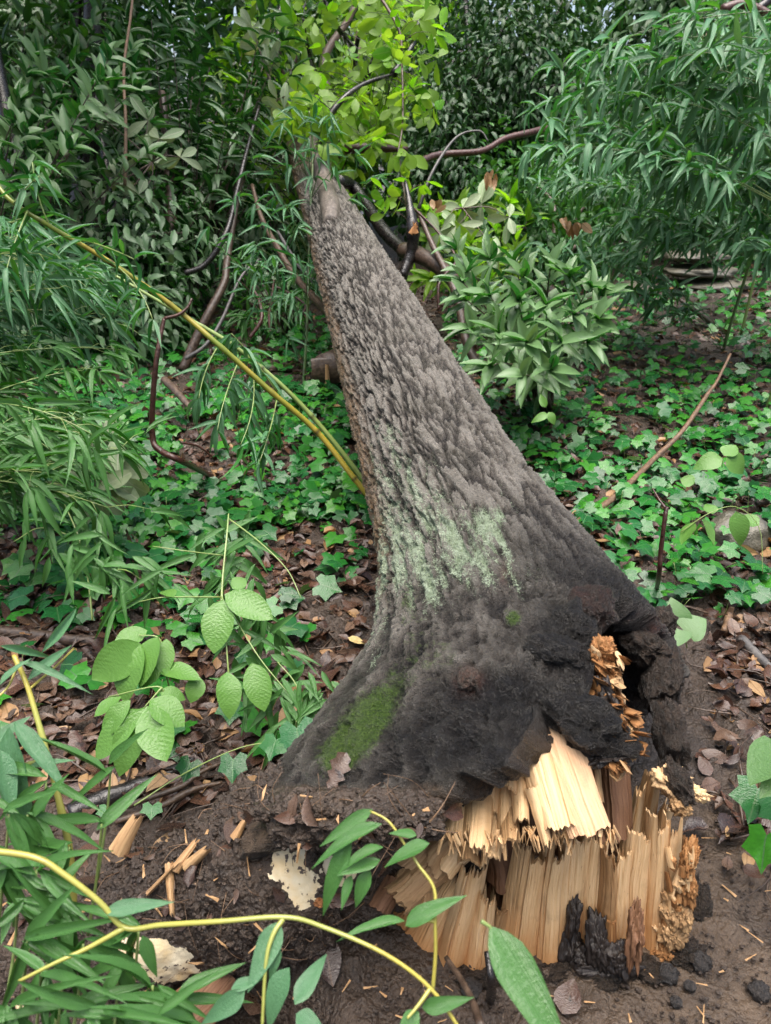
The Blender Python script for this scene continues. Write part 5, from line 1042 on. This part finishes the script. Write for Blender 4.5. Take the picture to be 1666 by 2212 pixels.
# compound-leaved seedlings at the left
def seedling(label, stems, leaves):
    sprig(label, stems, leaves, 'hickory', 'culm_green', 'hickory', 'seedling', 'plant', r=.0024, lname='leaflet')
D1 = 1.58
seedling('bright seedling with large drooping serrated leaflets, lowest at the left', [[(300, 1640, 1.66), (320, 1560, 1.62), (350, 1485, 1.6), (235, 1505, 1.6)], [(350, 1485, 1.6), (312, 1528, 1.58)]],
   [((312, 1528, D1), (238, 1674, 1.5), 66), ((318, 1526, D1), (357, 1642, 1.5), 76), ((325, 1512, D1), (400, 1556, 1.55), 62), ((305, 1532, D1), (188, 1636, 1.52), 60), ((282, 1512, D1), (205, 1590, 1.53), 42), ((345, 1494, 1.6), (402, 1500, 1.6), 32), ((262, 1505, 1.6), (200, 1545, 1.57), 34)])
seedling('bright seedling with broad overlapping leaflets left of the bamboo shoot', [[(370, 1500, 1.75), (355, 1440, 1.72), (345, 1380, 1.72), (300, 1372, 1.72)]],
   [((300, 1388, 1.7), (200, 1470, 1.63), 78), ((303, 1390, 1.7), (242, 1505, 1.62), 66), ((342, 1376, 1.7), (282, 1474, 1.64), 66), ((318, 1362, 1.74), (243, 1392, 1.70), 46), ((347, 1430, 1.7), (298, 1482, 1.66), 38), ((345, 1447, 1.7), (427, 1447, 1.66), 44), ((352, 1440, 1.7), (388, 1458, 1.67), 28), ((360, 1380, 1.72), (352, 1460, 1.68), 40)])
seedling('bright seedling with toothed leaflets tangled in the bamboo shoot', [[(500, 1520, 1.72), (492, 1430, 1.74), (486, 1340, 1.78), (480, 1280, 1.8)]],
   [((482, 1296, 1.78), (456, 1402, 1.70), 66), ((486, 1284, 1.78), (590, 1332, 1.74), 60), ((490, 1452, 1.7), (502, 1538, 1.63), 52), ((545, 1432, 1.7), (570, 1532, 1.64), 56), ((502, 1272, 1.8), (532, 1244, 1.82), 32), ((430, 1462, 1.7), (414, 1512, 1.66), 40), ((375, 1290, 1.8), (352, 1262, 1.82), 34)])
# ------------------------------------------------------------------ sticks, branches, stones and other loose things
def stickthing(name, label, cat, pts, r, mat='stick', ns=8, rough=.15, group=None):
    w_ = [np.asarray(q) if len(q) == 3 and isinstance(q, np.ndarray) else P(*q) for q in pts]
    V, fs, uv = tube(w_, r, ns, 8, rough, KS[0]); KS[0] += 1
    return thing(name, label, cat, w_[0], group, mesh(name, V-w_[0], fs, M[mat], uv))
g = lambda x, y, z=.02: G(x, y, z)
stickthing('stick', 'long bent tan stick propped across ivy right of the trunk', 'stick', [g(1212, 1150, .03), g(1320, 1080, .06), g(1420, 985, .1), g(1475, 930, .16), g(1530, 850, .25), g(1548, 825, .28), g(1578, 765, .36)], [.014, .014, .012, .011, .008, .007], 'tanstick')
t_ = thing('twig', 'dark red twig standing upright in litter near the grey boulder', 'twig', g(1422, 1275))
for pts, r in (([g(1418, 1280, .01), P(1424, 1240, 2.2), P(1428, 1190, 2.15), P(1436, 1125, 2.12), P(1441, 1095, 2.12)], [.008, .007, .006]), ([P(1440, 1100, 2.12), P(1425, 1080, 2.14), P(1410, 1055, 2.16)], [.004, .002]), ([g(1385, 1290, .01), g(1420, 1274, .02), g(1460, 1280, .02), g(1520, 1277, .03)], [.006, .006, .004])):
    V, fs, uv = tube(pts, r, 7, 6, .12, KS[0]); part('stem', mesh('stem', V-org(t_), fs, M['redtwig'], uv), t_)
t_ = thing('twig', 'dark bare twig forked below the leaning bamboo culms', 'twig', g(440, 1020))
for pts, r in (([g(460, 1030, .0), P(400, 1000, 2.75), P(345, 972, 2.7), P(330, 945, 2.7), P(330, 870, 2.65), P(338, 780, 2.6), P(348, 720, 2.6), P(355, 688, 2.6)], [.013, .012, .011, .009, .007]), ([P(355, 688, 2.6), P(385, 680, 2.6), P(405, 665, 2.6), P(415, 645, 2.6)], [.007, .004]), ([P(390, 955, 2.7), P(430, 965, 2.75), P(462, 990, 2.8)], [.005, .003])):
    V, fs, uv = tube(pts, r, 8, 6, .12, KS[0]); KS[0] += 1; part('stem', mesh('stem', V-org(t_), fs, M['redtwig'], uv), t_)
stickthing('log', 'black wet branch half buried in litter at lower left', 'branch', [g(150, 1760), g(215, 1730), g(300, 1700), g(375, 1668), g(420, 1640)], [.025, .024, .022, .018, .012], 'blacklog', 12)
for lb, pts, r, mt in (('thin twig lying along the black branch toward the trunk foot', [g(225, 1760, .03), g(310, 1728, .05), g(390, 1700, .05), g(440, 1665, .05), g(500, 1640, .04)], [.006, .007, .004], 'stick'),
   ('brown twig just below the longer twig near the trunk foot', [g(250, 1775, .03), g(350, 1740, .04), g(420, 1705, .04), g(480, 1690, .03)], [.007, .008, .004], 'stick'),
   ('mossy dark branch lying under ivy at far left', [g(-30, 1360), g(120, 1378), g(200, 1385), g(270, 1380)], [.02, .02, .014], 'stick'),
   ('curved reddish stick in litter beneath the leaning culms', [g(490, 1060), g(510, 1085), g(560, 1120), g(610, 1160), g(680, 1190)], [.012, .012, .010, .007], 'redtwig'),
   ('short stick on litter by the middle of the trunk', [g(640, 1110), g(690, 1090), g(730, 1065)], [.013, .012, .008], 'redtwig'),
   ('short reddish stick against the right flank of the trunk', [g(1215, 1085, .01), g(1245, 1075), g(1275, 1060)], [.016, .016, .013], 'redtwig'),
   ('grey stick among ivy right of the laurel', [g(1240, 955), g(1262, 975), g(1290, 992)], [.014, .013, .009], 'greybranch'),
   ('curved tan twig right of the trunk middle', [g(1180, 1015), g(1230, 1000), g(1290, 992)], [.008, .007, .005], 'tanstick'),
   ('dark broken branch end by the right flank of the trunk', [g(1160, 985), g(1185, 990), g(1200, 1000)], [.028, .026, .02], 'blacklog'),
   ('weathered grey stick at the right edge of the litter', [g(1600, 1380), g(1640, 1420), g(1690, 1470)], [.017, .016, .014], 'greybranch'),
   ('pale broken stick standing in litter right of the seedling', [g(1565, 1365), g(1575, 1330, .03), g(1582, 1310, .06)], [.012, .012, .008], 'tanstick'),
   ('thin grey twig poking up from the bottom edge', [P(1040, 2220, .95), P(1010, 2140, 1.05), P(965, 2070, 1.15)], [.006, .005, .004], 'stick'),
   ('dark upright twig at the left foot of the stump', [g(1060, 2160, .0), P(1062, 2120, 1.2), P(1052, 2055, 1.22)], [.009, .008, .005], 'blacklog'),
   ('straight fallen twig across the right middle ivy', [g(1310, 750), g(1420, 785), g(1560, 805)], [.006, .006, .004], 'tanstick'),
   ('small forked twig on the soil mound', [g(465, 1790, .1), g(505, 1795, .1), g(545, 1797, .1), g(555, 1812, .09)], [.006, .006, .004], 'redtwig'),
   ('dark twig sticking up before the right flagstones', [g(1540, 700), P(1500, 670, 5.6), P(1465, 645, 5.6)], [.025, .02, .012], 'stick'),
   ('brown twig lying in litter below the seedlings', [g(225, 1515), g(270, 1495), g(310, 1485), g(360, 1500)], [.007, .007, .004], 'stick')):
    stickthing('twig' if max(r) < .01 else 'stick', lb, 'twig' if max(r) < .01 else 'stick', pts, r, mt)
for lb, pts, r, mt in (('dark curved branch slanting down to the left side of the trunk', [(735, 700, 4.2), (690, 655, 4.5), (640, 600, 4.8), (600, 535, 5.0), (565, 470, 5.2), (545, 400, 5.4)], [.026, .024, .02, .014], 'stick'),
   ('second thinner branch slanting toward the trunk beside the curved one', [(728, 660, 4.4), (680, 610, 4.7), (640, 565, 4.9), (600, 500, 5.1)], [.018, .016, .01], 'greybranch'),
   ('thick grey stem rising in the dark hollow left of the trunk', [(395, 800, 4.9), (430, 720, 4.9), (455, 670, 4.9), (485, 610, 4.95), (490, 570, 5.0), (505, 480, 5.2), (530, 340, 5.4)], [.034, .03, .024, .014], 'stick'),
   ('thin crooked stem beside the thick grey stem', [(400, 775, 4.8), (445, 745, 4.8), (480, 690, 4.85), (520, 600, 4.9), (560, 560, 5.0)], [.014, .012, .008], 'greybranch'),
   ('long stem arching out of the dark thicket at left', [(400, 590, 5.0), (445, 570, 5.0), (490, 500, 5.0), (515, 400, 5.2), (540, 300, 5.4), (560, 230, 5.6)], [.022, .02, .018, .012], 'blacklog'),
   ('reddish bare twig in the hollow, curved like a hook', [(540, 730, 4.9), (565, 690, 4.9), (560, 650, 4.95), (545, 620, 5.0)], [.014, .012, .008], 'redtwig'),
   ('upright reddish twig in the hollow', [(585, 720, 5.0), (582, 680, 5.0), (588, 640, 5.0), (592, 605, 5.0)], [.012, .01, .006], 'redtwig'),
   ('brown twig leaning in the hollow toward the trunk', [(640, 690, 5.1), (660, 660, 5.1), (610, 625, 5.1), (590, 620, 5.1)], [.012, .009, .005], 'redtwig'),
   ('forked dark stick lying in ivy under the leaning culms', [(355, 820, 4.0), (385, 850, 3.9), (420, 890, 3.8)], [.022, .02, .014], 'stick'),
   ('slim dark trunk in the left thicket', [(265, 520, 5.6), (250, 440, 5.6), (225, 330, 5.7), (205, 200, 5.9)], [.035, .03, .02], 'blacklog'),
   ('brown trunk standing in the left thicket', [(370, 520, 5.8), (368, 430, 5.8), (362, 330, 5.9), (350, 200, 6.0)], [.05, .045, .03], 'stick'),
   ('thin vertical vine hanging in the upper left thicket', [(270, 400, 5.0), (272, 270, 5.0), (268, 150, 5.0), (282, 40, 5.0), (290, -40, 5.0)], [.012, .010, .008], 'tanstick'),
   ('leaning dark trunk at the left edge', [(60, 480, 4.9), (30, 330, 5.0), (5, 200, 5.1), (-20, 60, 5.2)], [.06, .055, .04], 'blacklog'),
   ('reddish bough stretching right behind the trunk top', [(905, 350, 5.2), (950, 334, 5.3), (1040, 326, 5.4), (1090, 300, 5.5), (1150, 285, 5.6), (1220, 265, 5.8)], [.026, .024, .022, .026, .02], 'redtwig'),
   ('thin grey arching twig above the laurel at right', [(905, 450, 4.6), (935, 370, 4.6), (985, 298, 4.7), (1035, 283, 4.7), (1055, 305, 4.7)], [.012, .010, .007, .004], 'greybranch'),
   ('dark stem standing behind the laurel beside the trunk', [(1040, 800, 3.9), (1010, 745, 4.0), (990, 650, 4.1), (965, 590, 4.2), (935, 530, 4.3), (905, 460, 4.4)], [.026, .025, .02, .014], 'stick'),
   ('thin reddish stem beside the dark laurel stem', [(948, 670, 4.1), (950, 610, 4.1), (985, 560, 4.2), (945, 500, 4.3), (895, 450, 4.4)], [.008, .007, .006], 'redtwig'),
   ('mossy bough curving from the trunk side to the laurel', [(870, 540, 4.5), (915, 555, 4.4), (960, 585, 4.3), (990, 620, 4.2)], [.05, .05, .04], 'stick'),
   ('bare branch at the far right above the bamboo', [(1560, 20, 5.0), (1610, 10, 5.0), (1690, 45, 5.0)], [.03, .03, .026], 'redtwig'),
   ('orange-brown bare branch crossing the bamboo at the top right', [(1520, 80, 4.6), (1580, 82, 4.6), (1625, 92, 4.6), (1680, 120, 4.6)], [.02, .02, .016], 'tanstick'),
   ('dark branch at the top right corner', [(1560, 60, 5.2), (1620, 30, 5.2), (1690, -20, 5.2)], [.035, .03, .03], 'blacklog')):
    stickthing('branch', lb, 'branch', pts, r, mt, 9)
t_ = thing('broken_sapling', 'snapped black sapling with an orange splintered break right of the trunk', 'sapling', P(880, 620, 4.4))
V, fs, uv = tube([P(868, 600, 4.4), P(888, 545, 4.4), P(892, 500, 4.35), P(886, 450, 4.35), P(876, 390, 4.4)], [.03, .035, .04, .025, .008], 10, 6, .3, 5)
part('stem', mesh('stem', V-org(t_), fs, M['blacklog'], uv), t_)
for i in range(6): spl(t_, 'splinter', P(892+U(-6, 8), 505, 4.30), P(898+U(-10, 8), 470+U(0, 20), 4.29), .03, .008, M['rot'], ragged=.4, nu=4, nv=4, thick=.008)
def deadcluster(label, x, y, d, n=7):
    root = thing('dead_leaf_cluster', label, 'dead leaves', P(x, y, d)); L = Leaves()
    for _ in range(n): L.add(P(x+U(-22, 22), y+U(-16, 10), d+U(-.05, .05)), nrm(rv(1, .4)[0]-Z1), nrm(CAM-P(x, y, d)+rv(1, .4)[0]), U(.06, .10), U(.025, .045))
    put(root, 'dead', 'deadpale', frames(*map(np.array, (L.p, L.d, L.u, L.l, L.w))))
deadcluster('tan dead leaves hanging from the thin arching twig', 1055, 380, 4.9); deadcluster('tan dead leaves caught in the bamboo above the laurel', 1235, 485, 4.0); deadcluster('few tan dead leaves behind the snapped sapling', 945, 440, 4.9, 4)
def single(name, label, cat, kind, v, mat, b, t, wpx, up=None):
    p, q = np.asarray(b), np.asarray(t); m_ = frames(p[None], (q-p)[None], (np.array(Z1) if up is None else up)[None], np.linalg.norm(q-p), px2m(wpx, (p-CAM)@FWD))[0]
    o = bpy.data.objects.new(name, leafmesh(kind, v, mat, name)); COL.objects.link(o); o.matrix_world = Matrix([list(map(float, r)) for r in m_]); o['label'] = label; o['category'] = cat
q0 = T(712, 1704, .01); single('oak_leaf', 'rusty dead oak leaf lying on the black bark at the left foot of the trunk', 'dead leaf', 'oak', 0, 'dead', q0, T(738, 1632, .01), 62, nrm(CAM-q0))
single('fallen_leaf', 'pale yellow fallen leaf with a brown tip on the left litter', 'dead leaf', 'ovate', 1, 'yellowleaf', g(118, 1240, .03), g(178, 1222, .04), 40)
single('fallen_leaf', 'tan yellowish leaf on litter beside the trunk base', 'dead leaf', 'ovate', 0, 'yellowleaf', g(752, 1378, .03), g(790, 1390, .02), 24)
single('fallen_leaf', 'large shiny brown leaf at the foot of the soil mound', 'dead leaf', 'dead', 0, 'dead', g(700, 2030, .04), g(720, 2130, .03), 60)
single('fallen_leaf', 'wide purplish dead leaf on mud at the lower right of the photo bottom', 'dead leaf', 'dead', 3, 'dead', g(1215, 2190, .02), g(1240, 2120, .03), 60)
single('fallen_leaf', 'curled brown leaf beneath the ivy at the right edge', 'dead leaf', 'dead', 2, 'dead', g(1560, 1800, .03), g(1610, 1760, .04), 60)
RVX = proj(RV)
def onroot(x, y, lift=.01):
    d2 = (RVX[:, 0]-x)**2+(RVX[:, 1]-y)**2; c = np.argsort(d2)[:6]; i = c[np.argmin(RVX[c, 2])]; return P(x, y, RVX[i, 2]-lift)
for lb, a, b_, wa in (('long loose brown splinter lying slanted on the soil mound', (375, 1885), (440, 1795), 22), ('loose splinter pointing down the soil mound', (365, 1860), (372, 1985), 20), ('wide loose splinter crossing another on the mound', (395, 1880), (450, 1832), 26), ('short pale loose splinter at the top of the mound', (505, 1815), (530, 1772), 22), ('dark flake of split bark on the left of the mound', (250, 1850), (300, 1760), 44), ('thin splinter on the left slope of the mound', (315, 1935), (395, 1850), 10)):
    p0 = onroot(*a, .012); Vx, fs, uv, at = splinter(p0, onroot(*b_, .03), px2m(wa, 1.4), px2m(wa*.5, 1.4), -ray(*a), .008, .4, 7, 5, KS[0]); KS[0] += 1
    at['rnd'] = np.full(len(Vx), U(0, 1)); thing('wood_splinter', lb, 'splinter', p0, 'loose splinters on the mound', mesh('wood_splinter', Vx-p0, fs, M['woodtan'], uv, at, smooth=False))
p0 = G(450, 2190, -.14); Vx, fs, uv, at = splinter(P(375, 2230, 1.26), P(500, 2095, 1.36), .10, .07, -ray(430, 2160), .02, .15, 12, 6, 77); at['rnd'] = np.full(len(Vx), .4)
thing('wood_slab', 'split reddish slab of wood down in the dark hollow at the bottom', 'wood slab', p0, None, mesh('wood_slab', Vx-p0, fs, M['woodbrown'], uv, at, smooth=False))
def stone(name, label, cat, c, r, amp=.25, k=0, mat='stone', group=None, ax=None, fr=1.6, nu=40, nv=24):
    V, fc = lump(c, r, amp, fr, k, ax, nu, nv); thing(name, label, cat, c, group, mesh(name, V-np.asarray(c), fc, M[mat], None, {'rnd': np.full(len(V), .5)}))
stone('boulder', 'rounded grey-brown boulder half hidden by ivy at right', 'rock', G(1585, 1160, .02), (.135, .11, .10), .35, 3)
gp = G(1535, 640)
for i, (dx, dz, rx, lb) in enumerate(((0, .30, .30, 'topmost flat stone slab of the low stack at right'), (.05, .17, .36, 'middle flat stone slab of the low stack at right'), (.2, .05, .40, 'lowest flat stone slab of the stack at right'), (-.55, .02, .16, 'small flat stone left of the slab stack'))):
    stone('stone_slab', lb, 'stone slab', gp+[dx, .5-.05*i, dz], (rx, .28, .06), .22, 20+i, group='flat stones stacked at right', fr=2.2)
for i, (x, y, lb) in enumerate(((1443, 2104, 'large black walnut husk on mud below the stump'), (1515, 2078, 'black walnut husk at the lower right of the stump'), (1640, 2140, 'black walnut husk near the right bottom corner'), (1460, 2165, 'small black nut on mud at the bottom'), (1555, 1610, 'black nut lying beside the hollow root'), (1018, 2135, 'black husk beside the upright twig at the stump foot'), (1490, 2130, 'little black nut between two larger husks'))):
    s_ = (.019, .017, .014) if i in (0, 1, 2, 5) else (.011, .010, .008); stone('walnut_husk', lb, 'nut', G(x, y, s_[2]*.45), s_, .5, 40+i, 'husk', 'black nuts on the mud', None, 2.8, 24, 16)
lc = P(705, 800, 4.4); t_ = thing('cut_log', 'brown sawn log end lying in ivy under the trunk', 'log', lc)
V, fs, uv = tube([lc, lc+np.array([.15, .35, 0]), lc+np.array([.3, .8, 0])], [.10, .10, .10], 20, 3, .06, 4); part('log_body', mesh('log_body', V-lc, fs, M['stick'], uv), t_)
Vx, fs, uv, at = splinter(lc+[-.09, -.03, .0], lc+[.09, -.03, .0], .15, .15, [0, -1, 0], .02, .1, 8, 6, 9); at['rnd'] = np.full(len(Vx), .5); part('cut_face', mesh('cut_face', Vx-lc, fs, M['stick'], uv, at, smooth=False), t_)
Vx, fs, uv, at = splinter(lc+[.01, -.06, -.1], lc+[.01, -.06, .05], .03, .02, [0, -1, 0], .01, .1, 4, 3, 10); at['rnd'] = np.full(len(Vx), .5); part('splinter', mesh('splinter', Vx-lc, fs, M['woodtan'], uv, at, smooth=False), t_)
